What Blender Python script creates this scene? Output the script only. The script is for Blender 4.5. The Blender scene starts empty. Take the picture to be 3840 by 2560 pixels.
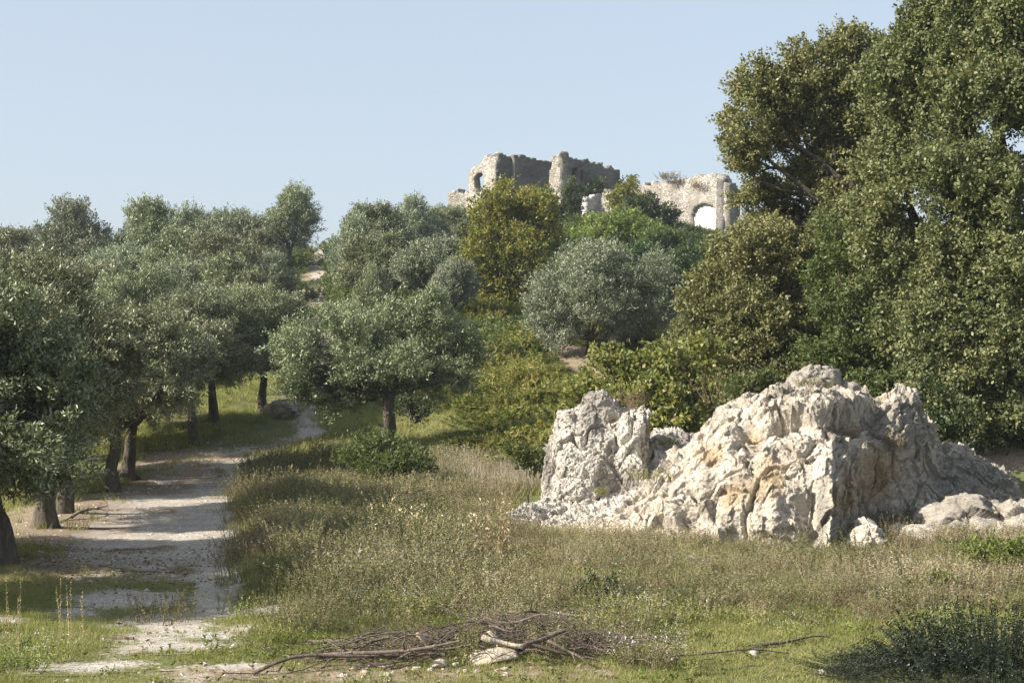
import bpy, math, time
import numpy as np
T0 = time.time()
sc = bpy.context.scene
COL = sc.collection

# ------------------------------------------------------------------ camera, sky, sun, exposure
CAM_Z, HY, FP = 3.5, 370.0, 1500.0          # eye height, horizon row and focal length on a 1024 px wide picture
cd = bpy.data.cameras.new('camera'); cam = bpy.data.objects.new('camera', cd); COL.objects.link(cam)
cam.location = (0, 0, CAM_Z); cam.rotation_euler = (math.radians(90), 0, 0)
cd.sensor_width = 36; cd.lens = 36 * FP / 1024; cd.shift_y = 29 / 1024
cd.clip_start = 0.1; cd.clip_end = 9000
sc.camera = cam
SUN_EL, SUN_DIR = math.radians(32.5), (-1.0, -0.38)          # towards the sun, seen from above
w = bpy.data.worlds.new('World'); sc.world = w; w.use_nodes = True
nt = w.node_tree; bg = nt.nodes['Background']; sky = nt.nodes.new('ShaderNodeTexSky')
sky.sky_type = 'NISHITA'; sky.sun_disc = False; sky.sun_elevation = SUN_EL
sky.sun_rotation = math.atan2(SUN_DIR[0], SUN_DIR[1])
sky.air_density = 1.0; sky.dust_density = 2.5; sky.ozone_density = 1.5; sky.altitude = 0
hz = nt.nodes.new('ShaderNodeMix'); hz.data_type = 'RGBA'; hz.inputs[0].default_value = .72; hz.inputs[7].default_value = (2.05, 2.27, 2.55, 1)   # milky late summer air
nt.links.new(sky.outputs[0], hz.inputs[6]); nt.links.new(hz.outputs[2], bg.inputs[0]); bg.inputs[1].default_value = 0.132
sd = bpy.data.lights.new('sun', 'SUN'); sun = bpy.data.objects.new('sun', sd); COL.objects.link(sun)
sd.energy = 5.0; sd.angle = math.radians(0.55); sd.color = (1.0, 0.93, 0.82)
n = math.hypot(*SUN_DIR)
from mathutils import Vector
sv = Vector((SUN_DIR[0] / n * math.cos(SUN_EL), SUN_DIR[1] / n * math.cos(SUN_EL), math.sin(SUN_EL)))
sun.rotation_euler = sv.to_track_quat('Z', 'Y').to_euler(); sun.location = (-30, 0, 40)
sc.view_settings.view_transform = 'Standard'; sc.view_settings.look = 'None'
sc.view_settings.exposure = 1.12; sc.view_settings.gamma = 1
sc.render.engine = 'CYCLES'
sc.cycles.max_bounces = 6; sc.cycles.diffuse_bounces = 3; sc.cycles.glossy_bounces = 2
sc.cycles.transmission_bounces = 3; sc.cycles.transparent_max_bounces = 4

# ------------------------------------------------------------------ noise and mesh helpers
def hsh(ix, iy, iz, seed):
    a = ix.astype(np.uint32) * np.uint32(374761393) + iy.astype(np.uint32) * np.uint32(668265263) \
        + iz.astype(np.uint32) * np.uint32(2147483647) + np.uint32((seed * 974711 + 12345) & 0xffffffff)
    a = (a ^ (a >> np.uint32(13))) * np.uint32(1274126177); a ^= a >> np.uint32(16)
    a = (a ^ (a >> np.uint32(15))) * np.uint32(2246822519); a ^= a >> np.uint32(13)
    return a.astype(np.float64) / 4294967296.0
def vnoise(P, seed=0):
    P = np.asarray(P, float)
    if P.shape[1] == 2: P = np.c_[P, np.zeros(len(P))]
    I = np.floor(P).astype(np.int64); F = P - I; F = F * F * (3 - 2 * F); r = 0
    for dx in (0, 1):
        for dy in (0, 1):
            for dz in (0, 1):
                wt = (F[:, 0] if dx else 1 - F[:, 0]) * (F[:, 1] if dy else 1 - F[:, 1]) * (F[:, 2] if dz else 1 - F[:, 2])
                r = r + wt * hsh(I[:, 0] + dx, I[:, 1] + dy, I[:, 2] + dz, seed)
    return r * 2 - 1
def fbm(P, octv=4, seed=0):
    P = np.asarray(P, float); r = 0; a = 1.0; t = 0
    for k in range(octv):
        r = r + a * vnoise(P * 2 ** k + 17.3 * k, seed + k); t += a; a *= 0.5
    return r / t
def facet(P, size, seed, slope=1.0, off=0.6):
    """random tilted planes, one per cell: the broken faces of rock"""
    Q = P / size; I = np.floor(Q).astype(np.int64); best = np.full(len(Q), 1e9); out = np.zeros(len(Q))
    for dx in (-1, 0, 1):
        for dy in (-1, 0, 1):
            for dz in (-1, 0, 1):
                c = (I[:, 0] + dx, I[:, 1] + dy, I[:, 2] + dz)
                C = np.stack([c[k] + hsh(*c, seed + k) for k in range(3)], 1); V = Q - C
                d2 = (V ** 2).sum(1); m = d2 < best; best[m] = d2[m]
                g = np.stack([hsh(*c, seed + 5 + k) * 2 - 1 for k in range(3)], 1)
                val = (hsh(*c, seed + 9) - .5) * off + (g * V).sum(1) * slope
                out[m] = val[m]
    return out
def sig(v): return 1 / (1 + np.exp(-np.clip(v, -40, 40)))
def sramp(v, w): return w * np.logaddexp(0, np.clip(v / w, -50, 500))
def sstep(a, b, v):
    t = np.clip((v - a) / (b - a), 0, 1); return t * t * (3 - 2 * t)

def mesh(name, V, F, mat=None, parent=None, attrs=None, smooth=False, link=True):
    V = np.asarray(V, np.float32); F = np.asarray(F, np.int32); k = F.shape[1]
    me = bpy.data.meshes.new(name); me.vertices.add(len(V)); me.vertices.foreach_set('co', V.ravel())
    me.loops.add(F.size); me.loops.foreach_set('vertex_index', F.ravel())
    me.polygons.add(len(F)); me.polygons.foreach_set('loop_start', np.arange(0, F.size, k, dtype=np.int32))
    me.polygons.foreach_set('loop_total', np.full(len(F), k, np.int32))
    if smooth: me.polygons.foreach_set('use_smooth', np.ones(len(F), bool))
    for an, av in (attrs or {}).items():
        at = me.attributes.new(an, 'FLOAT', 'POINT'); at.data.foreach_set('value', np.asarray(av, np.float32))
    me.update()
    if mat: me.materials.append(mat)
    o = bpy.data.objects.new(name, me)
    if link: COL.objects.link(o)
    if parent: o.parent = parent
    return o
def tag(o, label, cat, group=None, kind=None):
    if label: o['label'] = label
    if cat: o['category'] = cat
    if group: o['group'] = group
    if kind: o['kind'] = kind
    return o
def empty(name, loc, rz=0):
    o = bpy.data.objects.new(name, None); COL.objects.link(o); o.location = loc; o.rotation_euler = (0, 0, rz)
    o.empty_display_size = .2; return o
def dup(root, loc, rz, s):
    r = root.copy(); COL.objects.link(r); r.location = loc; r.rotation_euler = (0, 0, rz); r.scale = s
    for ch in root.children:
        c = ch.copy(); COL.objects.link(c); c.parent = r
    return r
def W(px, py, d): return np.array([(px - 512) / FP * d, d, CAM_Z + (HY - py) / FP * d])
def X(px, d): return (px - 512) / FP * d

# ------------------------------------------------------------------ materials
def new_mat(name):
    m = bpy.data.materials.new(name); m.use_nodes = True; t = m.node_tree
    return m, t, t.nodes['Principled BSDF'], t.nodes['Material Output']
def N(t, typ, **kw):
    nd = t.nodes.new(typ)
    for k, v in kw.items():
        if k.startswith('i_'):
            nd.inputs[int(k[2:]) if k[2:].isdigit() else k[2:].replace('_', ' ')].default_value = v
        else: setattr(nd, k, v)
    return nd
def ramp(t, src, stops, interp='LINEAR'):
    r = t.nodes.new('ShaderNodeValToRGB'); r.color_ramp.interpolation = interp
    while len(r.color_ramp.elements) < len(stops): r.color_ramp.elements.new(0.5)
    for e, (p, c) in zip(r.color_ramp.elements, stops): e.position = p; e.color = (*c, 1)
    t.links.new(src, r.inputs[0]); return r.outputs[0]
def mix(t, fac, a, b, typ='MIX'):
    m = t.nodes.new('ShaderNodeMix'); m.data_type = 'RGBA'; m.blend_type = typ
    for s, v in ((0, fac), (6, a), (7, b)):
        if hasattr(v, 'is_output'): t.links.new(v, m.inputs[s])
        else: m.inputs[s].default_value = v if s == 0 else (*v, 1)
    return m.outputs[2]
def noise(t, scale, detail=4, rough=.55, vec=None, out=0, dist=0):
    nd = N(t, 'ShaderNodeTexNoise'); nd.inputs['Scale'].default_value = scale; nd.inputs['Detail'].default_value = detail
    nd.inputs['Roughness'].default_value = rough; nd.inputs['Distortion'].default_value = dist
    if vec is not None: t.links.new(vec, nd.inputs['Vector'])
    return nd.outputs[out]
def mth(t, op, a, b=0.0, c=None):
    m = N(t, 'ShaderNodeMath', operation=op)
    for i, v in enumerate((a, b, c)):
        if v is None: continue
        if hasattr(v, 'is_output'): t.links.new(v, m.inputs[i])
        else: m.inputs[i].default_value = v
    return m.outputs[0]
def attr(t, name): return N(t, 'ShaderNodeAttribute', attribute_name=name).outputs['Fac']
def coords(t): return N(t, 'ShaderNodeTexCoord').outputs['Object']
def bump(t, h, strength, dist, bs, prev=None):
    b = N(t, 'ShaderNodeBump'); b.inputs['Strength'].default_value = strength; b.inputs['Distance'].default_value = dist
    t.links.new(h, b.inputs['Height'])
    if prev is not None: t.links.new(prev, b.inputs['Normal'])
    t.links.new(b.outputs[0], bs.inputs['Normal']); return b.outputs[0]

def leaf_mat(name, stops, rough=.5, trans=.3, spec=.35, vary=.18):
    """stops: colours over the per-leaf 'tint' attribute"""
    m, t, bs, out = new_mat(name)
    c = ramp(t, attr(t, 'tint'), stops)
    oi = N(t, 'ShaderNodeObjectInfo').outputs['Random']
    hs = N(t, 'ShaderNodeHueSaturation'); t.links.new(c, hs.inputs['Color'])
    t.links.new(mth(t, 'MULTIPLY_ADD', oi, .035, .4825), hs.inputs['Hue'])
    t.links.new(mth(t, 'MULTIPLY_ADD', oi, 2 * vary, 1 - vary), hs.inputs['Value'])
    c = hs.outputs[0]
    t.links.new(c, bs.inputs['Base Color']); bs.inputs['Roughness'].default_value = rough
    bs.inputs['Specular IOR Level'].default_value = spec
    tr = N(t, 'ShaderNodeBsdfTranslucent')
    t.links.new(mix(t, 1.0, c, (1.15, 1.2, .6), 'MULTIPLY'), tr.inputs['Color'])
    ms = N(t, 'ShaderNodeMixShader'); ms.inputs[0].default_value = trans
    t.links.new(bs.outputs[0], ms.inputs[1]); t.links.new(tr.outputs[0], ms.inputs[2]); t.links.new(ms.outputs[0], out.inputs[0])
    return m
M = {}
M['olive'] = leaf_mat('olive_leaf', [(0, (.055, .067, .028)), (.4, (.14, .158, .078)), (.75, (.25, .265, .155)), (1, (.37, .38, .26))], .45, .13, .4)
M['olive_pale'] = leaf_mat('olive_leaf_pale', [(0, (.07, .09, .05)), (.4, (.165, .19, .115)), (.75, (.27, .295, .2)), (1, (.39, .41, .3))], .45, .13, .4)
M['oak'] = leaf_mat('oak_leaf', [(0, (.05, .066, .024)), (.5, (.13, .148, .06)), (.8, (.215, .22, .1)), (1, (.22, .19, .09))], .5, .28, .3)
M['oak_brown'] = leaf_mat('oak_leaf_turning', [(0, (.065, .078, .028)), (.45, (.155, .165, .065)), (.75, (.24, .235, .11)), (1, (.29, .24, .12))], .5, .28, .3)
M['yellow_oak'] = leaf_mat('yellowing_leaf', [(0, (.07, .085, .018)), (.5, (.18, .19, .045)), (.85, (.27, .25, .06)), (1, (.28, .19, .06))], .5, .35, .3)
M['green'] = leaf_mat('fresh_green_leaf', [(0, (.035, .05, .016)), (.5, (.095, .125, .042)), (1, (.18, .2, .075))], .5, .38, .3)
M['lime'] = leaf_mat('lime_green_leaf', [(0, (.065, .09, .02)), (.5, (.17, .2, .055)), (1, (.27, .29, .1))], .5, .42, .3)
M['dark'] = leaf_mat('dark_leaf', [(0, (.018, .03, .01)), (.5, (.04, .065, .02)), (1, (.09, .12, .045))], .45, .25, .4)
M['fig'] = leaf_mat('fig_leaf', [(0, (.08, .11, .03)), (.5, (.2, .24, .07)), (.85, (.36, .37, .13)), (1, (.44, .38, .15))], .5, .4, .35)
M['bracken'] = leaf_mat('bracken_frond', [(0, (.06, .085, .02)), (.5, (.165, .19, .05)), (.85, (.28, .27, .08)), (1, (.3, .2, .08))], .6, .35, .2)
M['grass'] = leaf_mat('green_grass', [(0, (.1, .125, .03)), (.5, (.225, .235, .08)), (1, (.38, .33, .17))], .6, .3, .2)
M['weed'] = leaf_mat('meadow_weed', [(0, (.07, .08, .03)), (.35, (.16, .15, .075)), (.7, (.24, .195, .125)), (1, (.36, .3, .215))], .65, .28, .2)
M['dry'] = leaf_mat('dry_stalk', [(0, (.2, .16, .11)), (.5, (.38, .33, .25)), (1, (.58, .54, .46))], .7, .15, .2)
M['brownweed'] = leaf_mat('brown_dead_weed', [(0, (.08, .055, .035)), (.5, (.19, .14, .09)), (1, (.34, .27, .19))], .75, .15, .15)
M['drygrass'] = leaf_mat('half_dry_grass', [(0, (.09, .11, .035)), (.45, (.19, .195, .075)), (.8, (.3, .26, .14)), (1, (.42, .36, .23))], .65, .28, .15)
M['flower'] = leaf_mat('pale_flower', [(0, (.3, .3, .34)), (1, (.55, .55, .62))], .7, .3, .1, 0)
M['thistle'] = leaf_mat('dry_thistle', [(0, (.2, .15, .07)), (.5, (.4, .32, .18)), (1, (.72, .63, .46))], .7, .25, .1)
M['shade_bush'] = leaf_mat('shade_dark_upright_leaf', [(0, (.008, .013, .007)), (.5, (.02, .029, .015)), (1, (.05, .06, .036))], .55, .15, .25)  # near-black leaves carry the shade lying on the corner shrub

def bark_mat(name, a, b, c):
    m, t, bs, out = new_mat(name); co = coords(t)
    mp = N(t, 'ShaderNodeMapping'); mp.inputs['Scale'].default_value = (1, 1, .22); t.links.new(co, mp.inputs[0])
    nz = noise(t, 14, 6, .65, mp.outputs[0]); nz2 = noise(t, 1.7, 3, .5, co)
    col = ramp(t, nz, [(.3, a), (.55, b), (.75, c)]); col = mix(t, mth(t, 'MULTIPLY', nz2, .5), col, (.16, .15, .12))
    t.links.new(col, bs.inputs['Base Color']); bs.inputs['Roughness'].default_value = .9
    bs.inputs['Specular IOR Level'].default_value = .15; bump(t, nz, .9, .06, bs); return m
M['bark'] = bark_mat('olive_bark', (.03, .024, .018), (.09, .072, .055), (.2, .17, .13))
M['oakbark'] = bark_mat('oak_bark', (.022, .018, .014), (.06, .048, .038), (.13, .11, .09))
M['stick'] = bark_mat('cut_branch_bark', (.05, .036, .028), (.14, .1, .08), (.34, .28, .23))
M['pale_wood'] = bark_mat('bare_pale_wood', (.38, .3, .2), (.62, .53, .4), (.78, .7, .56))

def ground_mat():
    m, t, bs, out = new_mat('ground_earth_and_grass'); co = coords(t)
    path, bare, rub = attr(t, 'path'), attr(t, 'bare'), attr(t, 'rub')
    n1 = noise(t, .8, 5, .6, co); n2 = noise(t, 9, 5, .65, co); n3 = noise(t, 45, 3, .7, co)
    grass = ramp(t, n2, [(.3, (.055, .075, .022)), (.5, (.115, .13, .045)), (.7, (.19, .175, .085))])
    dry = ramp(t, n1, [(.35, (.075, .1, .03)), (.6, (.17, .15, .08))]); grass = mix(t, .45, grass, dry)
    earth = ramp(t, n2, [(.3, (.15, .115, .08)), (.55, (.27, .22, .165)), (.75, (.4, .34, .275))])
    litter = ramp(t, n3, [(.35, (.12, .085, .06)), (.5, (.27, .2, .14)), (.7, (.44, .37, .29))]); earth = mix(t, .5, earth, litter)
    vor = N(t, 'ShaderNodeTexVoronoi'); vor.inputs['Scale'].default_value = 22; t.links.new(co, vor.inputs['Vector'])
    gr = ramp(t, vor.outputs['Color'], [(.15, (.2, .17, .14)), (.5, (.38, .345, .3)), (.9, (.62, .58, .53))])
    gr2 = ramp(t, n3, [(.3, (.2, .165, .13)), (.5, (.43, .39, .34)), (.65, (.62, .585, .53))]); gravel = mix(t, .5, gr, gr2)
    gravel = mix(t, ramp(t, n1, [(.4, (0, 0, 0)), (.6, (.75, .75, .75))]), gravel, (.3, .26, .21))
    def msk(a, amt, lo, hi):
        s = mth(t, 'ADD', a, mth(t, 'MULTIPLY', mth(t, 'SUBTRACT', mth(t, 'ADD', mth(t, 'MULTIPLY', n2, .6), mth(t, 'MULTIPLY', n1, .4)), .5), amt))
        r = N(t, 'ShaderNodeMapRange'); r.inputs[1].default_value = lo; r.inputs[2].default_value = hi; t.links.new(s, r.inputs[0]); return r.outputs[0]
    c = mix(t, msk(bare, 2.6, .3, .7), grass, earth); c = mix(t, msk(path, 3.0, .3, .7), c, gravel)
    c = mix(t, msk(rub, .8, .4, .6), c, (.6, .57, .52))
    t.links.new(c, bs.inputs['Base Color']); bs.inputs['Roughness'].default_value = .95; bs.inputs['Specular IOR Level'].default_value = .1
    b1 = bump(t, n2, .5, .05, bs); bump(t, n3, .6, .02, bs, b1); return m
M['ground'] = ground_mat()

def rock_mat(name, base, pale, grey, ochre, sz=1.0):
    m, t, bs, out = new_mat(name); co = coords(t)
    mp = N(t, 'ShaderNodeMapping'); mp.inputs['Scale'].default_value = (1, .8, 2.2); mp.inputs['Rotation'].default_value = (.3, .7, .2); t.links.new(co, mp.inputs[0])
    n1 = noise(t, 1.6 * sz, 6, .6, co, dist=.4); n2 = noise(t, 6 * sz, 7, .7, mp.outputs[0], dist=.15); n3 = noise(t, 40 * sz, 4, .7, co)
    n4 = noise(t, 17 * sz, 5, .72, mp.outputs[0], dist=.1)
    c = ramp(t, n2, [(.3, tuple(x * .55 for x in base)), (.44, base), (.66, pale)])
    c = mix(t, ramp(t, n4, [(.36, (.75, .75, .75)), (.5, (0, 0, 0))]), c, tuple(x * .5 for x in base))
    c = mix(t, ramp(t, n4, [(.56, (0, 0, 0)), (.7, (.6, .6, .6))]), c, pale)
    c = mix(t, ramp(t, n1, [(.42, (0, 0, 0)), (.62, (.75, .75, .75))]), c, grey)
    oc = mth(t, 'ADD', attr(t, 'ochre'), mth(t, 'MULTIPLY', mth(t, 'SUBTRACT', n1, .5), 1.1))
    r = N(t, 'ShaderNodeMapRange'); r.inputs[1].default_value = .35; r.inputs[2].default_value = 1.1; t.links.new(oc, r.inputs[0])
    oc2 = ramp(t, n2, [(.3, tuple(x * .7 for x in ochre)), (.6, ochre)])
    c = mix(t, r.outputs[0], c, oc2)
    we = mth(t, 'ADD', attr(t, 'weather_shade'), mth(t, 'MULTIPLY', mth(t, 'SUBTRACT', n2, .5), 1.4))
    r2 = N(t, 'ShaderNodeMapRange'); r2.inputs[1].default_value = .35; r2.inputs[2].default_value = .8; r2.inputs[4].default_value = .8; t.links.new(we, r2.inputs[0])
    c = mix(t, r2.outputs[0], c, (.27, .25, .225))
    c = mix(t, ramp(t, n3, [(.33, (.55, .55, .55)), (.47, (0, 0, 0))]), c, (.25, .2, .15))
    ms_ = N(t, 'ShaderNodeMapping'); ms_.inputs['Scale'].default_value = (2.6, 2.6, .5); t.links.new(co, ms_.inputs[0])      # water stains
    c = mix(t, ramp(t, noise(t, 1, 5, .65, ms_.outputs[0]), [(.52, (0, 0, 0)), (.68, (.7, .7, .7))]), c, (.25, .22, .185))
    t.links.new(c, bs.inputs['Base Color']); bs.inputs['Roughness'].default_value = .9; bs.inputs['Specular IOR Level'].default_value = .2
    b1 = bump(t, n2, .8, .12, bs); b1 = bump(t, n4, .8, .06, bs, b1); bump(t, n3, .7, .025, bs, b1); return m
M['rock'] = rock_mat('pale_limestone', (.7, .61, .49), (.82, .76, .66), (.58, .53, .45), (.58, .43, .26))
M['whiterock'] = rock_mat('white_limestone', (.72, .66, .57), (.85, .81, .74), (.62, .575, .5), (.5, .33, .16))

def wall_mat(name, mortar, lo, hi, scale=3.0, stain=.6):
    m, t, bs, out = new_mat(name); co = coords(t)
    mp = N(t, 'ShaderNodeMapping'); mp.inputs['Scale'].default_value = (1, 1, 2.3); t.links.new(co, mp.inputs[0])
    v = N(t, 'ShaderNodeTexVoronoi'); v.inputs['Scale'].default_value = scale; t.links.new(mp.outputs[0], v.inputs['Vector'])
    v2 = N(t, 'ShaderNodeTexVoronoi', feature='DISTANCE_TO_EDGE'); v2.inputs['Scale'].default_value = scale; t.links.new(mp.outputs[0], v2.inputs['Vector'])
    n1 = noise(t, .45, 5, .6, co); n2 = noise(t, 5, 5, .65, co)
    st = ramp(t, v.outputs['Color'], [(.1, lo), (.9, hi)]); c = mix(t, ramp(t, v2.outputs[0], [(.02, (1, 1, 1)), (.07, (0, 0, 0))]), st, mortar)
    c = mix(t, ramp(t, n1, [(.4, (0, 0, 0)), (.62, (stain, stain, stain))]), c, tuple(x * .5 for x in lo))
    c = mix(t, mth(t, 'MULTIPLY', n2, .35), c, (.2, .18, .15), 'MIX')
    t.links.new(c, bs.inputs['Base Color']); bs.inputs['Roughness'].default_value = .95; bs.inputs['Specular IOR Level'].default_value = .1
    b1 = bump(t, ramp(t, v2.outputs[0], [(0, (0, 0, 0)), (.12, (1, 1, 1))]), .8, .1, bs); bump(t, n2, .5, .06, bs, b1); return m
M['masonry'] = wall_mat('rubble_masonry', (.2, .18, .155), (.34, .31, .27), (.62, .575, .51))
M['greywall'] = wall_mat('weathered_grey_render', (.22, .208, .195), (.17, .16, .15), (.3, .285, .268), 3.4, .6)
M['plaster'] = wall_mat('white_plaster', (.82, .8, .77), (.74, .72, .68), (.86, .85, .82), 1.0, .05)

M['greyplaster'] = wall_mat('shade_grey_plaster', (.5, .49, .47), (.4, .39, .375), (.56, .55, .53), 1.0, .3)  # plaster greyed to carry the shade on the buttress
# ------------------------------------------------------------------ terrain
TRK = np.array([  # depth, left px, right px of the track
    [10, -60, 190], [16.8, 60, 195], [18.7, 75, 222], [20.5, 95, 235], [22.8, 40, 246], [25, 30, 250], [27.6, 50, 254], [31, 60, 254], [35, 75, 251], [43, 122, 246], [48, 163, 244],
    [51.5, 198, 264], [53.5, 225, 292], [56, 292, 326], [60, 292, 315], [66, 310, 330], [80, 316, 340], [95, 314, 332], [115, 309, 324], [130, 313, 326], [150, 315, 326]])
TC = X((TRK[:, 1] + TRK[:, 2]) / 2, TRK[:, 0]); TW = X(TRK[:, 2], TRK[:, 0]) - X(TRK[:, 1], TRK[:, 0])
def track(x, y):
    c = np.interp(y, TRK[:, 0], TC); h = np.interp(y, TRK[:, 0], TW) / 2
    return (np.abs(x - c) - h), c, h          # < 0 on the track
def Hs(x, y):
    x = np.asarray(x, float); y = np.asarray(y, float)
    z = .16 * (sramp(y - 49, 3) - sramp(y - 137, 5))
    z += 4.0 * np.exp(-.5 * (((x - 7) / 14) ** 2 + ((y - 152) / 20) ** 2))
    z += .5 * np.exp(-.5 * (((x - 2) / 13) ** 2 + ((y - 105) / 22) ** 2))
    z -= .22 * sramp(x - 24, 3) * sstep(70, 120, y)
    z -= 2.0 * sstep(-15, -34, x) * sstep(80, 130, y)
    z -= .10 * (sramp(y - 172, 6) - sramp(y - 420, 10))
    z += 1.75 * sig((x - 2.8) / .9) * sig((y - 39.3) / .9) * (1 - sstep(46, 72, y))
    z -= .35 * sstep(-10.5, -15, x) * (1 - sstep(45, 60, y))
    z += 260 * sstep(900, 3500, y) * 0
    far = sstep(60, 110, y)
    P = np.stack([x, y], -1).reshape(-1, 2)
    z += (fbm(P / 24, 3, 5).reshape(x.shape)) * (.9 * far)
    z += fbm(P / 3.1, 3, 9).reshape(x.shape) * (.05 + .18 * sstep(45, 60, y))
    d, c, h = track(x, y)
    z -= .10 * sig(-d / .25) * (y > 20) * (y < 60)
    return z
def H(x, y):
    s = np.ndim(x) == 0
    r = Hs(np.atleast_1d(x), np.atleast_1d(y)); return float(r[0]) if s else r

def bank(x, y):
    """how far (m) a point lies from the bare earth scar on the slope left of the round olive"""
    sd = y - np.interp(x, [1.2, 2.4, 3.6, 4.6, 6.6], [84, 79.5, 75.5, 73.0, 69])
    return np.where((x > 1.0) & (x < 7.2), np.where(sd < 0, -sd * .55, sd * 1.4), 99)
def px_of(x, y): return 512 + FP * x / np.maximum(y, .1)
def ground_masks(x, y):
    P = np.stack([x, y], -1).reshape(-1, 2)
    d, c, h = track(x, y); nb = fbm(P / 1.3, 4, 21).reshape(x.shape)
    path = sig(-(d + .55 * nb) / .10) * (.5 + .5 * sstep(-.9, .2, (x - c) / np.maximum(h, .1) + .55 * fbm(P / 2.1, 3, 25).reshape(x.shape)))
    path *= 1 - .75 * sstep(-.15, .4, fbm(P * np.array([.8, .6]), 4, 29).reshape(x.shape)) * ((x - c) < h * .5)
    front = sstep(23.6, 21.9, y)                                     # the track loses itself in short grass near the front
    path *= 1 - front * (1 - .85 * sstep(-.3, .45, fbm(P * np.array([.8, .55]), 4, 33).reshape(x.shape)))
    pxx = px_of(x, y); bl = 0
    for bx_, by_, rx_, ry_ in ((-4.35, 19.0, .75, .5), (-5.0, 17.8, .9, .35), (-3.9, 20.3, .5, .5), (-6.6, 22.2, .7, .5), (-4.0, 22.0, 1.1, .5), (-7.3, 21.3, .4, .3), (-3.4, 17.6, .6, .2)): bl = np.maximum(bl, np.exp(-(((x - bx_) / rx_) ** 2 + ((y - by_) / ry_) ** 2)))
    path = np.maximum(path, np.clip(bl * .95 + .6 * fbm(P / .5, 3, 37).reshape(x.shape), 0, 1) * (bl > .1))
    bare = sig((c - x + 5.5 + nb) / .5) * sig((x - c + h + 2.6 + nb) / .4) * sig(-(x - c - h) / .3) * sstep(24, 26.5, y) * sstep(56, 50, y)
    bare = np.maximum(bare, .6 * sig(-(d + .3) / .2) * sstep(24, 26, y))
    strip = np.exp(-.5 * ((y - 17.3 - .1 * nb) / .45) ** 2) * sstep(110, 200, pxx) * sstep(720, 560, pxx)
    bare = np.maximum(bare, strip * .8)
    # bare earth on the bank below the round olive and beside the upper path
    bare = np.maximum(bare, .98 * sstep(5.2, 3.6, bank(x, y) + nb))
    bare = np.maximum(bare, .75 * sstep(58, 66, y) * (pxx < 420) * sig(-(d - 1.5) / .8))
    bare = np.maximum(bare, .8 * sstep(38.5, 40, y) * sstep(50, 46, y) * sstep(700, 760, pxx))
    rub = sig(-(np.hypot((x - 2.6) / 2.6, (y - 33.0) / 1.6) - 1) * 4)
    return path, bare, rub
def grid(xs, ys, name, mat, dz=0, keep=None):
    Xg, Yg = np.meshgrid(xs, ys); Z = Hs(Xg, Yg) + dz; p, b, r = ground_masks(Xg, Yg)
    nx, ny = len(xs), len(ys); idx = np.arange(nx * ny).reshape(ny, nx)
    F = np.stack([idx[:-1, :-1], idx[:-1, 1:], idx[1:, 1:], idx[1:, :-1]], -1).reshape(-1, 4)
    if keep is not None:
        k = keep(Xg, Yg, p); k4 = (k[:-1, :-1] | k[:-1, 1:] | k[1:, 1:] | k[1:, :-1]).ravel(); F = F[k4]
    return mesh(name, np.stack([Xg, Yg, Z], -1).reshape(-1, 3), F, mat, attrs={'path': p.ravel(), 'bare': b.ravel(), 'rub': r.ravel()}, smooth=True)
xs = np.concatenate([[-4000, -2500, -1500, -900, -500, -300, -200, -150], np.arange(-120, -30, 3), np.arange(-30, -16, .6), np.arange(-16, 16, .16), np.arange(16, 30, .6), np.arange(30, 120, 3), [150, 200, 300, 500, 900, 1500, 2500, 4000]])
ys = np.concatenate([[-600, -300, -150, -60, -20, 0, 8, 12], np.arange(14, 62, .17), np.arange(62, 165, 1.0), np.arange(165, 300, 5), [350, 420, 500, 700, 1000, 1500, 2500, 4000]])
tag(grid(xs, ys, 'ground', M['ground']), None, None, kind='structure')
pg = grid(np.arange(-14, 0, .12), np.arange(15, 135, .16), 'path', M['ground'], .012, lambda x, y, p: (p > .3) & ((track(x, y)[0] < .8) | (y < 23)))
tag(pg, None, None, kind='structure')

# ------------------------------------------------------------------ vegetation kit
def unit(v): return v / np.maximum(np.linalg.norm(v, axis=-1, keepdims=True), 1e-9)
def rdir(r, n): return unit(r.normal(size=(n, 3)))
def leaves(P, D, L, Wd, r, tint):
    """one rhombus per leaf: P base, D direction, L length, Wd width"""
    n = len(P); S = unit(np.cross(D, rdir(r, n))) * (Wd / 2)[:, None]; mid = P + D * (L * .5)[:, None]; tip = P + D * L[:, None]
    V = np.stack([P, mid + S, tip, mid - S], 1).reshape(-1, 3); F = np.arange(4 * n).reshape(n, 4)
    return V, F, np.repeat(tint, 4)
def tube(pts, rad, sides=6):
    pts = np.asarray(pts, float); n = len(pts); tg = unit(np.gradient(pts, axis=0)); ref = np.array([.31, .17, .93])
    a = unit(np.cross(tg, ref)); b = np.cross(tg, a); an = np.linspace(0, 2 * np.pi, sides, endpoint=False)
    V = (pts[:, None] + (a[:, None] * np.cos(an)[None, :, None] + b[:, None] * np.sin(an)[None, :, None]) * np.asarray(rad)[:, None, None]).reshape(-1, 3)
    i = np.arange(n - 1)[:, None] * sides; j = np.arange(sides)[None]; k = (j + 1) % sides
    F = np.stack([i + j, i + k, i + sides + k, i + sides + j], -1).reshape(-1, 4)
    return V, F
class Acc:
    def __init__(s): s.V, s.F, s.T, s.n = [], [], [], 0
    def add(s, V, F, T=None):
        s.V.append(V); s.F.append(F + s.n); s.T.append(np.zeros(len(V)) if T is None else T); s.n += len(V)
    def out(s): return np.concatenate(s.V), np.concatenate(s.F), np.concatenate(s.T)
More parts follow.
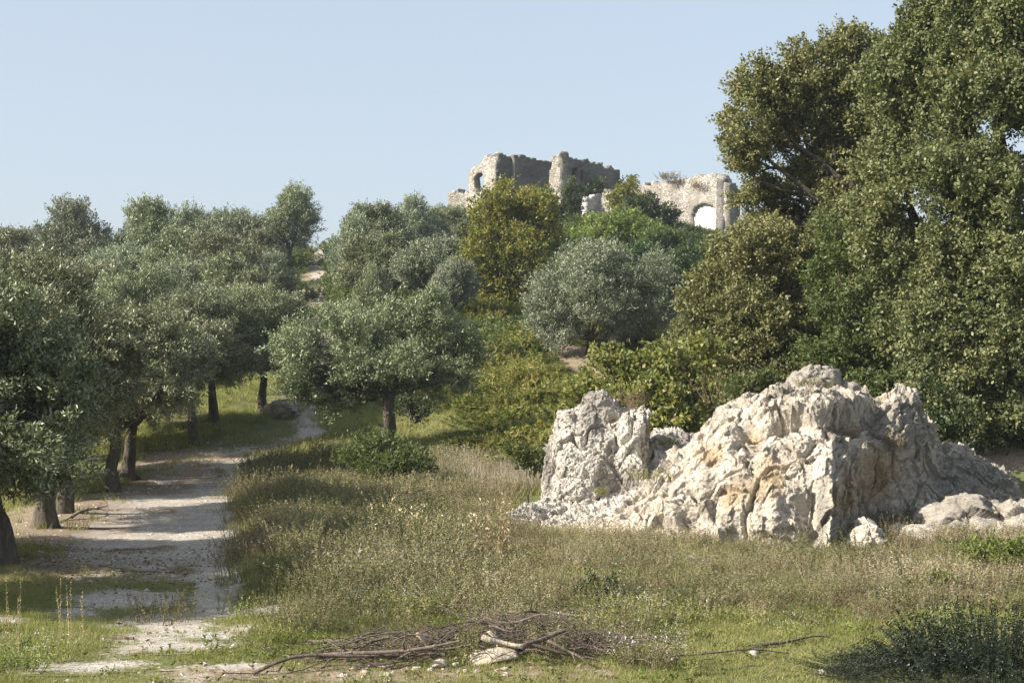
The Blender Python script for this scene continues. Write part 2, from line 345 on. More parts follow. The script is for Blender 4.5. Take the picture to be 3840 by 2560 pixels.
def curve(a, b, r, wob=.12, n=7, sag=0.0):
    t = np.linspace(0, 1, n)[:, None]; L = np.linalg.norm(b - a); p = a + (b - a) * t
    p = p + wob * L * (.32 * np.sin(np.pi * t) * r.normal(size=3) + .2 * np.sin(2 * np.pi * t) * r.normal(size=3) + .12 * np.sin(3 * np.pi * t) * r.normal(size=3))
    p[:, 2] += sag * L * np.sin(np.pi * t[:, 0]); return p

def crown(r, lobes, spec):
    """lobes: (n,6) centre + radii. Returns leaf mesh and cluster centres"""
    lobes = np.asarray(lobes, float); cs = []; own = []
    if spec.get('split', 6):                                  # break every limb's foliage into boughs
        nb = spec.get('split', 6); sub = []
        for l in lobes:
            d = rdir(r, nb); d[:, 2] = d[:, 2] * .9 + .1; q = .4 + .35 * r.random(nb); f = .4 + .3 * r.random(nb)
            sub += [[*(l[:3] + d[i] * q[i] * l[3:]), *(l[3:] * f[i] * (1.15, 1.15, .9))] for i in range(nb)]
        lobes = np.array(sub)
    for li, (cx, cy, cz, rx, ry, rz) in enumerate(lobes):
        area = 4 * np.pi * ((rx * ry) ** 1.6 / 3 + (rx * rz) ** 1.6 / 3 + (ry * rz) ** 1.6 / 3) ** (1 / 1.6)
        k = max(3, int(area * spec['clus'] * spec.get('dn', .78))); d = rdir(r, k); rad = spec.get('rin', .62) + (1.04 - spec.get('rin', .62)) * r.random(k) ** .6
        rad = rad * (1 + .2 * vnoise(d * 2.3 + li * 7.7, 3) + .14 * vnoise(d * 5.5 + li * 3.1, 4) + .05 * np.maximum(r.normal(size=k), 0)); p = d * rad[:, None] * (rx, ry, rz) + (cx, cy, cz); cs.append(p); own.append(np.full(k, li))
    C = np.concatenate(cs); own = np.concatenate(own)
    ins = np.zeros(len(C), bool)
    for li, l in enumerate(lobes):
        q = (((C - l[:3]) / l[3:]) ** 2).sum(1); ins |= (q < .35) & (own != li)
    C = C[~(ins & (r.random(len(C)) < .8))]; k = len(C); m = spec['per']
    mid = lobes[:, :3].mean(0)
    outd = unit(C - mid + np.array([0, 0, .4]))
    size = spec['csize'] * (.6 + .8 * r.random(k))
    ax = unit(outd * .8 + rdir(r, k) * .75 + np.array([0, 0, spec.get('axup', .45)])); tt = r.random((k, m)) ** .8 * 2.3 - .6      # every cluster is a leafy shoot
    off = r.normal(size=(k, m, 3)) * (size[:, None] * (.34 - .1 * tt))[..., None] * np.array([1, 1, .85]) + ax[:, None] * (tt * size[:, None])[..., None]
    off[..., 2] -= (.10 * size[:, None] * np.maximum(tt, 0) ** 2 * spec.get('droop', 1))
    P = (C[:, None] + off).reshape(-1, 3)
    D = unit(np.repeat(ax, m, 0) * spec.get('al', .55) + rdir(r, k * m) * .9 + np.array([0, 0, spec.get('up', .25)]))
    L = spec['L'] * (.6 + .7 * r.random(k * m)); Wd = L * spec['asp']
    ct = .5 + .16 * vnoise(C * .9 + 3, 11) + .1 * r.normal(size=k)
    T = np.clip(np.repeat(ct, m) + spec.get('tv', .2) * r.normal(size=k * m), 0, 1)
    if 'patch' in spec:   # a turning branch here and there
        T = np.clip(T + spec['patch'] * np.maximum(np.repeat(vnoise(C * .45 + 9, 5), m), 0), 0, 1)
    return leaves(P, D, L, Wd, r, T), C
SP = {
    'olive_near': dict(clus=9.0, per=90, csize=.3, L=.11, asp=.3, up=.3, rin=.55, tv=.2, al=.5),
    'olive_far': dict(clus=8, per=44, csize=.38, L=.17, asp=.32, up=.4, rin=.5, tv=.2, al=.5),
    'oak': dict(clus=9, per=74, csize=.33, L=.112, asp=.6, up=.15, rin=.35, al=.4, tv=.18, patch=.12),
    'mid': dict(clus=5, per=26, csize=.42, L=.2, asp=.55, up=.3, rin=.5, tv=.2, patch=.16),
    'bush_near': dict(clus=14, per=30, csize=.24, L=.11, asp=.5, up=.3, rin=.5, tv=.2),
    'fig': dict(clus=10, per=26, csize=.28, L=.135, asp=.7, up=.2, rin=.5, tv=.24),
}
def trunk_mesh(r, base, fork, lobes, C, tr, nsub=60, thin=.012, wob=.14):
    A = Acc(); base = np.asarray(base, float); fork = np.asarray(fork, float)
    p = curve(base - (0, 0, .25), fork, r, wob, 9); rr = np.linspace(1.0, .68, 9) * tr; rr[:3] *= (1.4, 1.22, 1.06)
    V, F = tube(p, rr, 14); V = V + unit(V - np.repeat(p, 14, 0)) * (vnoise(V * np.array([6, 6, 1.6]), 8) * tr * .22)[:, None]; A.add(V, F)
    for k in range(5):                                         # root flare
        a = k * 1.3 + r.random(); e = base + np.array([math.cos(a), math.sin(a), 0]) * tr * (1.7 + .7 * r.random()); e[2] = base[2] - .12
        V, F = tube(curve(base + (0, 0, tr * 1.3), e, r, .1, 5, -.1), np.linspace(.34, .08, 5) * tr, 7); A.add(V, F)
    ends = []
    for l in lobes:
        c = np.array(l[:3]); q = curve(fork, c, r, .22, 8, .05); s = min(1, .35 + .25 * max(l[3:])); V, F = tube(q, np.linspace(.62 * s, .13, 8) * tr, 8); A.add(V, F); ends.append(q)
    allp = np.concatenate([q[3:] for q in ends])
    for c in C[r.choice(len(C), min(nsub, len(C)), replace=False)]:
        d = np.linalg.norm(allp - c, axis=1); s = allp[np.argsort(d)[min(2, len(d) - 1)]]
        V, F = tube(curve(s, c, r, .2, 5), np.linspace(max(thin * 2.2, tr * .13), thin, 5), 5); A.add(V, F)
    return A.out()
def tree(name, label, cat, base, fork, lobes, mat, spec, tr, seed, bark='bark', group=None, nsub=60, thin=.012, cname='crown'):
    """base/fork/lobes in world metres; the Empty stands at the base"""
    r = np.random.default_rng(seed); base = np.asarray(base, float); lob = np.asarray(lobes, float).copy(); lob[:, :3] -= base
    root = empty(name, tuple(base)); tag(root, label, cat, group)
    (V, F, T), C = crown(r, lob, SP[spec] if isinstance(spec, str) else spec)
    V2, F2, _ = trunk_mesh(r, np.zeros(3), np.asarray(fork) - base, lob, C, tr, nsub, thin)
    mesh('trunk', V2, F2, M[bark], root, smooth=True); mesh(cname, V, F, M[mat], root, attrs={'tint': T})
    return root
def lobes_px(d, rows):
    """rows: px, py, rx px, ry px, depth offset (m), depth radius factor"""
    o = []
    for px, py, rx, ry, do, kf in rows:
        dd = d + do; c = W(px, py, dd); o.append((*c, rx * dd / FP, rx * dd / FP * kf, ry * dd / FP))
    return o
def base_px(px, d): x = X(px, d); return np.array([x, d, H(x, d)])

# ---- olives of the near row and the middle tree, each with its own crown
def near_olive(label, px, d, h, wdt, seed, lean=(0, 0), mat='olive', spec='olive_near', fk=.3, tr=.2, n=13, group='old olive trees along the left side of the track', low=.34):
    b = base_px(px, d); r = np.random.default_rng(seed + 100); L = []
    for k in range(n):
        a = 2.4 * k + r.random() * .8; q = math.sqrt((k + .6) / n); hr = wdt * .5 * .66 * q
        zc = h * (low + .12 + (.88 - low - .2) * (1 - q * .75) + .09 * r.normal()); s = wdt * (.11 + .11 * r.random())
        low = low if low < .29 else low - .06; L.append((b[0] + lean[0] + hr * math.cos(a), b[1] + lean[1] + hr * math.sin(a), b[2] + max(zc, h * low + s * .5), s * 1.1, s * 1.1, s * .95))
    f = b + np.array([lean[0] * .5, lean[1] * .5, h * fk]); return tree('olive_tree', label, 'olive tree', b, f, L, mat, spec, tr, seed, group=group)
G1 = 'old olive trees along the left side of the track'
near_olive('olive tree with thick leaning trunk at the left edge, nearest the viewer', 2, 27.0, 5.3, 5.0, 1, lean=(-.5, .6), tr=.27, low=.40)
near_olive('olive tree with two-sided dark trunk beside fallen branches on the track bank', 44, 33.6, 5.4, 4.8, 2, tr=.27, lean=(-.2, .3), low=.40)
near_olive('olive tree with slimmer trunk just behind the second trunk from the left', 63, 37.0, 5.4, 4.8, 3, tr=.22, low=.40)
near_olive('olive tree with crooked trunk and exposed roots on the brown track bank', 110, 43.0, 5.6, 4.8, 4, tr=.22, lean=(.3, 0), low=.36)
near_olive('olive tree with roots spreading onto the track past the crooked trunk', 130, 46.5, 5.5, 5.0, 5, tr=.24, lean=(.2, 0), low=.34)
near_olive('olive tree with dark straight trunk standing in grass where the track bends', 197, 54.0, 5.6, 5.2, 6, tr=.2, lean=(-.6, 0), low=.34)
near_olive('olive tree with forked pale trunk right behind the dark straight one', 211, 58.0, 5.4, 4.8, 7, tr=.2, low=.34)
near_olive('olive tree with tall trunk and flared roots beside a grey boulder', 265, 60.5, 5.3, 4.9, 8, tr=.22, lean=(-.1, 0), low=.36)
near_olive('olive tree standing just outside the left edge of the view', -165, 22.4, 4.6, 5.0, 9, tr=.25)
near_olive('olive tree outside the view beyond the nearest left trunk', -260, 27.0, 5.6, 5.6, 19, tr=.25)
near_olive('olive tree behind the leftmost trunks with crown filling the left edge', -30, 42.0, 6.6, 5.4, 10, tr=.25, low=.3)
near_olive('olive tree with silvery crown rising above the left row by the track', 60, 52.0, 6.3, 5.6, 11, tr=.25, low=.3)
near_olive('olive tree with twiggy bare branches in its crown, mid left', 118, 56.0, 6.3, 5.0, 12, tr=.25, low=.3)

b = base_px(388, 52.0)
L = lobes_px(52.0, [(300, 345, 27, 30, .3, 1), (300, 375, 22, 20, -.2, 1), (345, 330, 30, 26, 0, 1), (350, 365, 32, 30, -.4, 1), (395, 325, 24, 24, .5, 1), (330, 397, 24, 13, 0, 1), (300, 392, 16, 12, 0, 1), (360, 400, 18, 10, .4, 1), (285, 350, 12, 22, 0, 1),
    (400, 365, 26, 26, -.8, 1), (425, 325, 22, 26, 0, 1), (450, 345, 25, 28, .4, 1), (455, 380, 20, 20, .2, 1), (432, 305, 16, 14, .2, 1), (420, 385, 22, 16, .9, 1), (385, 345, 30, 30, 1.2, 1), (318, 385, 26, 18, .5, 1), (350, 385, 30, 20, .5, 1), (440, 375, 24, 26, 0, 1), (465, 350, 16, 24, .5, 1), (375, 372, 28, 22, -.9, 1), (305, 358, 24, 26, -.6, 1)])
L = [(a, b2, c2 - .05, d2 * .8, e2 * .8, f2 * .8) for a, b2, c2, d2, e2, f2 in L]
tree('olive_tree', 'wide olive tree with dark forked trunk standing alone in the middle of the meadow', 'olive tree', b, W(390, 394, 52.0), L, 'olive', dict(SP['olive_near'], clus=9, per=76, L=.115), .3, 26)

b = base_px(590, 75.0)
L = lobes_px(75.0, [(560, 300, 32, 34, -.3, 1), (588, 272, 28, 24, 0, 1), (600, 305, 34, 34, -.6, 1), (640, 285, 26, 28, 0, 1), (650, 315, 24, 26, .4, 1), (545, 322, 18, 18, 0, 1), (570, 328, 26, 18, -.5, 1), (625, 328, 26, 17, 0, 1), (615, 275, 14, 14, .3, 1)])
tree('olive_tree', 'round silver grey olive tree above the bare earth patch on the hillside', 'olive tree', b, b + (0, 0, .8), L, 'olive_pale', dict(SP['olive_near'], clus=7, per=60, L=.15, csize=.4), .25, 22)

b = base_px(288, 122.0)
L = lobes_px(122.0, [(280, 222, 20, 22, 0, 1), (298, 215, 17, 22, 0, 1), (291, 202, 14, 12, 0, 1), (303, 234, 11, 14, 0, 1), (275, 238, 14, 12, 0, 1)])
tree('olive_tree', 'tall rounded olive tree alone on the skyline right of the far row', 'olive tree', b, b + (0, 0, 1.0), L, 'olive', 'olive_far', .3, 23)

# ---- prototype olives for the grove behind, copied
GF = 'olive trees of the hillside grove'
def proto(seed, mat):
    r = np.random.default_rng(seed); L = []
    nl = 11 + seed % 3
    for k in range(nl):
        a = 2.4 * k + r.random(); q = math.sqrt((k + .5) / nl); s = .6 + .6 * r.random()
        L.append((q * 1.75 * math.cos(a), q * 1.75 * math.sin(a), 1.6 + 2.0 * (1 - q * .8) + .35 * r.normal(), s, s, s * .95))
    rr = np.random.default_rng(seed); (V, F, Tn), C = crown(rr, L, SP['olive_far']); V2, F2, _ = trunk_mesh(rr, np.zeros(3), np.array([.1, 0, 1.1]), L, C, .22, 30, .02)
    return (V2, F2, V, F, Tn, mat)
def mkproto(P):
    root = bpy.data.objects.new('olive_tree', None); a = mesh('trunk', P[0], P[1], M['bark'], root, smooth=True, link=False); c = mesh('crown', P[2], P[3], M[P[5]], root, attrs={'tint': P[4]}, link=False)
    return root
protos = [mkproto(proto(s, 'olive' if s % 2 else 'olive_pale')) for s in (31, 32, 33, 34, 35, 36, 37)]
def dupp(root, loc, rz, s, meshes):
    r = bpy.data.objects.new('olive_tree', None); COL.objects.link(r); r.location = loc; r.rotation_euler = (0, 0, rz); r.scale = s
    for ch in meshes:
        c = ch.copy(); COL.objects.link(c); c.parent = r
    return r
grove = [  # px, top row, crown width px, depth, label
    (12, 222, 80, 118, 'olive tree at the far left of the skyline with sky showing under its crown'),
    (75, 209, 88, 116, 'broad dark olive tree second on the skyline from the left'),
    (120, 232, 60, 122, 'small olive tree low on the skyline between the two left gaps'),
    (150, 197, 80, 118, 'tallest olive tree of the left skyline clump'),
    (196, 200, 58, 126, 'narrow olive tree on the skyline beside the tallest of the left clump'),
    (236, 198, 68, 118, 'pale topped olive tree on the skyline left of the lone tall one'),
    (262, 228, 56, 108, 'olive tree below and left of the lone tall skyline olive'),
    (122, 236, 76, 104, 'olive tree half way up the slope under the tallest skyline clump'),
    (176, 226, 84, 102, 'wide pale olive tree in the middle of the left slope'),
    (225, 228, 78, 97, 'grey green olive tree on the slope left of the upper path'),
    (272, 258, 50, 96, 'dark olive tree beside the upper path below the skyline gap'),
    (95, 252, 84, 88, 'olive tree on the lower slope behind the tall left crowns'),
    (40, 254, 84, 80, 'olive tree with sunlit top low on the far left slope'),
    (160, 252, 90, 84, 'olive tree behind the trees at the bend in the track'),
    (228, 254, 84, 84, 'olive tree above the tall trunk and flared roots'),
    (-5, 270, 90, 68, 'olive tree cut by the left edge of the view on the lower slope'),
    (198, 272, 92, 70, 'bright topped olive tree between the bend and the slope'),
    (256, 268, 56, 78, 'small olive tree left of the foot of the upper path'),
    (371, 197, 70, 110, 'high olive tree just right of the skyline gap'),
    (356, 222, 52, 102, 'olive tree leaning over the upper path from its right side'),
    (378, 225, 84, 96, 'dense dark olive tree right of the upper path'),
    (413, 203, 52, 118, 'olive tree on the skyline midway to the ruin'),
    (452, 199, 44, 128, 'olive tree against the low wall at the left foot of the ruin'),
    (432, 206, 40, 122, 'narrow olive tree tucked left of the low ruined wall'),
    (425, 228, 72, 92, 'dark olive tree left of the yellowing tree'),
    (455, 248, 44, 86, 'shaded olive tree touching the yellowing tree on its left'),
    (372, 262, 54, 78, 'bushy yellow green olive tree right of the upper path'),
    (437, 283, 42, 70, 'small silvery olive tree behind the lone middle olive'),
    (690, 300, 36, 66, 'small grey olive tree between the round one and the brown oak'),
    (20, 300, 110, 47, 'olive tree behind the second and third trunks of the left row'),
]
for i, (px, top, wpx, d, lab) in enumerate(grove):
    x = X(px, d); z = H(x, d); zt = CAM_Z + (HY - top) / FP * d; wd = wpx / FP * d; h = max(zt - z, wd * .62)
    pr = protos[(i * 3 + i // 7) % 7]; o = dupp(pr, (x, d, zt - h - .05), i * 1.7, (wd / 5.0, wd / 5.0, h / 4.75), [c for c in bpy.data.objects if c.parent == pr and c.name not in sc.objects]); tag(o, lab, 'olive tree', GF)

# ---- broadleaf trees on the right
b = base_px(862, 50.0)
L = lobes_px(50.0, [(774, 98, 30, 32, 0, 1), (815, 76, 32, 34, 0, 1), (860, 66, 28, 28, .5, 1), (756, 142, 27, 32, -.4, 1), (790, 135, 30, 30, .8, 1), (850, 110, 40, 40, 0, 1), (744, 170, 15, 15, 0, 1), (765, 190, 24, 20, 1, 1),
    (835, 215, 36, 36, 0, 1), (880, 150, 40, 44, 1, 1), (875, 200, 30, 30, 1, 1), (760, 224, 12, 12, 0, 1), (775, 228, 22, 16, .5, 1), (736, 128, 9, 14, 0, 1), (815, 170, 34, 34, 1, 1), (830, 130, 26, 30, .4, 1), (800, 100, 26, 26, .3, 1), (748, 198, 11, 11, 0, 1), (820, 240, 36, 26, 1, 1), (860, 235, 30, 34, 1.5, 1), (800, 218, 22, 22, 1.5, 1), (840, 45, 16, 20, 0, 1)])
tree('oak_tree', 'tall oak with leaves turning brown, its open crown beside the arched wall', 'tree', b, W(850, 225, 50), L, 'oak_brown', dict(SP['oak'], clus=9, per=66, rin=.3), .3, 41, 'oakbark', nsub=160, thin=.02)
b = base_px(775, 46.5)
L = lobes_px(46.5, [(735, 265, 30, 28, 0, 1), (775, 255, 36, 34, 0, 1), (720, 315, 32, 32, .4, 1), (760, 320, 40, 36, -.6, 1), (805, 300, 34, 40, 0, 1), (735, 365, 30, 26, 0, 1), (780, 375, 38, 28, -.5, 1), (700, 350, 20, 24, .3, 1), (745, 395, 34, 18, .3, 1), (820, 345, 30, 34, .6, 1), (840, 270, 34, 36, 1.2, 1), (705, 300, 16, 20, .5, 1), (800, 400, 26, 14, .4, 1)])
tree('oak_tree', 'low spreading oak with brownish leaves down to the ground behind the big rock', 'tree', b, b + (0, 0, 1.8), L, 'oak_brown', dict(SP['oak'], clus=9, L=.105), .24, 42, 'oakbark', nsub=100, thin=.015)
b = base_px(985, 42.0)
L = lobes_px(42.0, [(930, 45, 40, 46, 1, 1), (985, 20, 50, 50, 0, 1), (1050, 10, 60, 60, 0, 1), (905, 95, 36, 44, .5, 1), (935, 10, 18, 20, .4, 1), (910, 55, 20, 22, .6, 1), (885, 120, 16, 24, .6, 1), (950, 110, 50, 46, -.5, 1), (1010, 100, 55, 55, -1, 1), (1080, 90, 60, 60, 0, 1), (900, 175, 36, 32, .8, 1),
    (945, 185, 40, 38, -.8, 1), (1000, 195, 48, 46, -1, 1), (1070, 190, 60, 60, 0, 1), (905, 240, 36, 34, .3, 1), (955, 255, 44, 40, -1, 1), (900, 285, 30, 34, .8, 1), (905, 330, 26, 30, .6, 1), (1015, 280, 50, 48, -1.4, 1), (945, 315, 38, 34, -1.2, 1), (985, 345, 40, 36, -1.6, 1), (1040, 355, 44, 44, -1, 1), (965, 385, 26, 26, -1.6, 1), (1015, 405, 34, 26, -1.8, 1), (935, 395, 28, 26, -1.8, 1), (960, 420, 26, 18, -2.2, 1), (925, 360, 26, 30, -.8, 1), (895, 60, 20, 26, .8, 1), (915, 20, 20, 20, .6, 1), (970, 60, 40, 40, 0, 1), (880, 215, 26, 30, .4, 1)])
tree('oak_tree', 'huge dark green oak filling the right edge above the shaded rock', 'tree', b, W(985, 330, 42.3), L, 'oak', dict(SP['oak'], clus=8.5, per=72), .42, 43, 'oakbark', nsub=220, thin=.018)
b = base_px(862, 43.5)
L = lobes_px(43.5, [(830, 360, 26, 26, 0, 1), (865, 350, 28, 30, 0, 1), (900, 365, 26, 28, 0, 1), (845, 315, 24, 28, .3, 1), (880, 300, 22, 28, .6, 1), (825, 290, 18, 22, 1, 1), (910, 390, 22, 18, -.4, 1), (870, 385, 30, 18, -.6, 1), (835, 240, 20, 24, 1.2, 1), (838, 265, 14, 22, 1, 1)])
tree('hornbeam_tree', 'bright green small tree rising between the oaks right behind the big rock', 'tree', b, b + (0, 0, 1.2), L, 'green', dict(SP['oak'], clus=8, per=50, L=.12, asp=.5), .12, 44, 'oakbark', nsub=60)
b = base_px(1015, 56)
L = lobes_px(56, [(940, 395, 34, 36, 0, 1), (1000, 420, 40, 34, 0, 1), (1060, 380, 60, 60, 0, 1), (1090, 430, 50, 40, 0, 1), (900, 330, 44, 44, 3, 1), (1010, 320, 60, 50, 4, 1)])
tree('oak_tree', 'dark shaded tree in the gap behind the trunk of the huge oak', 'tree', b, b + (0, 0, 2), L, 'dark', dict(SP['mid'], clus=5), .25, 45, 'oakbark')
b = base_px(512, 90.0)
L = lobes_px(90.0, [(500, 208, 20, 22, 0, 1), (530, 218, 24, 24, 0, 1), (485, 240, 22, 28, -.4, 1), (515, 245, 26, 28, -.8, 1), (545, 235, 12, 20, 0, 1), (478, 215, 9, 14, 0, 1), (495, 278, 22, 22, 0, 1), (525, 280, 20, 22, -.4, 1), (508, 298, 24, 16, -.4, 1), (480, 262, 14, 18, 0, 1), (503, 193, 8, 10, 0, 1)])
tree('maple_tree', 'yellowing tree with thin dark trunk in front of the ruined castle', 'tree', b, b + (0, 0, 2.2), L, 'yellow_oak', dict(SP['mid'], clus=5.0, per=26, L=.19, csize=.42), .14, 46, 'oakbark', nsub=90, thin=.025)

# ---- shrubs on and below the castle mound
def shrub(name, label, d, rows, mat, spec, seed, cat='shrub', group=None, tr=.06, cname='foliage'):
    px = np.mean([q[0] for q in rows])
    if d > 80:                                                # stand it where its lowest row meets the slope
        bot = max(q[1] + q[3] for q in rows) - 3; dd = np.arange(60, 165, .5); row = HY - FP * (Hs(X(px, dd), dd) - CAM_Z) / dd; k = np.nonzero(row < bot)[0]
        if len(k): d = min(d + 6, dd[k[0]])
    b = base_px(px, d)
    return tree(name, label, cat, b, b + (0, 0, .3), lobes_px(d, rows), mat, spec, tr, seed, 'oakbark', group, nsub=20, thin=.012, cname=cname)
GS = 'shrubs growing over the castle mound'
fs = dict(SP['mid'], clus=4.6, per=24, L=.22, csize=.42)
for (lab, d, rows, mat, sd) in [
    ('dark shrub at the foot of the grey wall with tall side window', 138, [(560, 215, 9, 11, 0, 1), (572, 205, 8, 14, 0, 1), (583, 222, 11, 10, 0, 1), (545, 222, 10, 9, 0, 1)], 'dark', 51),
    ('upright thin shrub in front of the grey wall', 136, [(568, 192, 5, 11, 0, 1), (570, 208, 8, 10, 0, 1)], 'green', 52),
    ('brownish round shrub right of the white stub of wall', 136, [(622, 203, 12, 13, 0, 1), (635, 200, 11, 12, 0, 1), (628, 190, 8, 7, 0, 1)], 'yellow_oak', 53),
    ('dark green shrub below the brownish round one', 134, [(640, 212, 14, 12, 0, 1), (655, 210, 12, 11, 0, 1), (667, 219, 12, 10, 0, 1), (674, 230, 8, 8, 0, 1)], 'dark', 54),
    ('bright shrub below the white plastered arch', 130, [(678, 242, 11, 9, 0, 1), (693, 256, 11, 9, 0, 1), (680, 256, 14, 10, 0, 1), (703, 262, 13, 8, 0, 1)], 'green', 55),
    ('light green shrub filling the middle of the castle mound', 122, [(600, 232, 20, 14, 0, 1), (622, 228, 18, 15, 0, 1), (640, 236, 18, 16, 0, 1), (580, 238, 16, 12, 0, 1)], 'lime', 56),
    ('fresh green shrub left of centre on the castle mound', 124, [(565, 234, 13, 11, 0, 1), (585, 228, 12, 12, 0, 1)], 'green', 57),
    ('olive green shrub half way down the right side of the mound', 116, [(660, 242, 18, 16, 0, 1), (678, 252, 18, 16, 0, 1), (650, 255, 16, 14, 0, 1)], 'green', 58),
    ('dark green shrub on the slope left of the brown oak', 105, [(690, 268, 20, 18, 0, 1), (672, 272, 16, 14, 0, 1), (700, 285, 16, 16, 0, 1), (712, 262, 16, 18, 0, 1)], 'dark', 59),
    ('yellow green shrub beside the small grey olive', 92, [(690, 290, 12, 9, 0, 1), (700, 300, 10, 8, 0, 1)], 'yellow_oak', 60),
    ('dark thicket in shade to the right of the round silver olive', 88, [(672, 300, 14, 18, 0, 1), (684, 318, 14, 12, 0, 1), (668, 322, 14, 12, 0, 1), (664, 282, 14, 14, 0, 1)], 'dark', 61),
    ('green shrub at the base of the wall between tower and yellowing tree', 136, [(530, 196, 12, 9, 0, 1), (546, 200, 9, 8, 0, 1), (515, 203, 10, 8, 0, 1)], 'green', 62),
    ('small shrub on the wall top beside the broken right end of the grey block', 148, [(597, 187, 6, 6, -1.6, 1), (590, 193, 7, 5, -1.6, 1)], 'dark', 63),
    ('pale shrub peeping over the gap between the grey block and arched wall', 150, [(622, 187, 7, 6, 0, 1), (630, 184, 4, 4, 0, 1)], 'green', 64),
    ('wide dark shrub low on the mound beneath the light green one', 108, [(560, 248, 16, 10, 0, 1), (640, 258, 20, 12, 2, 1), (655, 270, 16, 12, 0, 1)], 'dark', 65),
    ('dark low bushes behind the round silver olive', 100, [(540, 285, 14, 22, 0, 1), (545, 300, 14, 14, -6, 1), (660, 285, 18, 18, -6, 1)], 'dark', 66),
]:
    shrub('shrub', lab, d, rows, mat, fs, sd, group=GS)
shrub('fig_shrub', 'yellow green fig shrub with large leaves between the two rocks', 42.5, [(600, 393, 22, 18, 0, 1), (634, 376, 26, 18, 0, 1), (665, 366, 26, 20, .3, 1), (618, 366, 18, 12, 0, 1), (650, 395, 32, 22, -.4, 1), (690, 385, 28, 26, 0, 1), (670, 415, 34, 14, -.8, 1), (580, 395, 12, 14, 0, 1), (698, 356, 20, 14, .6, 1), (625, 408, 24, 14, -.4, 1)], 'fig', 'fig', 71, cat='fig shrub', tr=.1)
shrub('shrub', 'low green bush on the crest of the big rock at its left', 35.0, [(752, 388, 14, 6, 0, 1), (738, 396, 10, 5, 0, 1), (768, 384, 9, 4, 0, 1)], 'green', 'bush_near', 72, tr=.03)
shrub('bramble_bush', 'dark green bramble bush in the meadow left of the middle', 42, [(355, 457, 18, 10, 0, 1), (378, 451, 22, 11, 0, 1), (402, 461, 20, 12, 0, 1), (385, 468, 26, 10, -.5, 1), (415, 471, 12, 7, -.3, 1)], 'green', dict(SP['bush_near'], clus=13, L=.1), 73, 'bramble', tr=.03)
shrub('bramble_bush', 'small green bramble against the left face of the left rock', 38.5, [(530, 463, 14, 9, 0, 1), (518, 458, 10, 6, 0, 1), (538, 470, 8, 6, 0, 1)], 'green', 'bush_near', 74, 'bramble', tr=.03)
shrub('bramble_bush', 'bright green bramble at the right edge below the low rocks', 25.5, [(985, 556, 24, 9, 0, 1), (1012, 552, 20, 10, 0, 1), (1035, 560, 20, 10, 0, 1), (1000, 566, 18, 7, -.3, 1)], 'lime', dict(SP['bush_near'], L=.075, csize=.16, clus=20), 75, 'bramble', tr=.02)
shrub('bramble_bush', 'small lime green bramble in the weeds under the shaded rock', 23.5, [(925, 590, 18, 7, 0, 1), (942, 584, 12, 6, 0, 1)], 'lime', dict(SP['bush_near'], L=.065, csize=.14, clus=22), 76, 'bramble', tr=.02)
shrub('bramble_bush', 'round green bush in the meadow in front of the left rock', 22.6, [(605, 590, 16, 8, 0, 1), (590, 594, 10, 6, 0, 1)], 'dark', dict(SP['bush_near'], L=.055, csize=.13, clus=24), 77, 'bramble', tr=.02)
shrub('shrub', 'added dark ivy clad shrub standing in for shade right behind the right end of the rock', 39.5, [(945, 425, 20, 16, 0, 1), (925, 405, 18, 14, .4, 1), (960, 442, 16, 12, 0, 1)], 'dark', 'bush_near', 79, tr=.04)  # dark leaves added where low oak foliage would cast shade
shrub('shrub', 'added dark undergrowth standing in for shade at the right edge beside the oak trunk', 41, [(1015, 440, 24, 22, 0, 1), (1050, 440, 30, 30, 0, 1), (1005, 470, 18, 10, -.5, 1), (1035, 475, 20, 14, -.5, 1)], 'dark', 'bush_near', 80, tr=.04)  # added dark mass, stands in for the shade under the oak
shrub('bush', 'dark green fern bush beside the trunk of the lone middle olive', 50, [(408, 410, 10, 8, 0, 1), (422, 416, 9, 6, 0, 1)], 'dark', 'bush_near', 78, tr=.03)

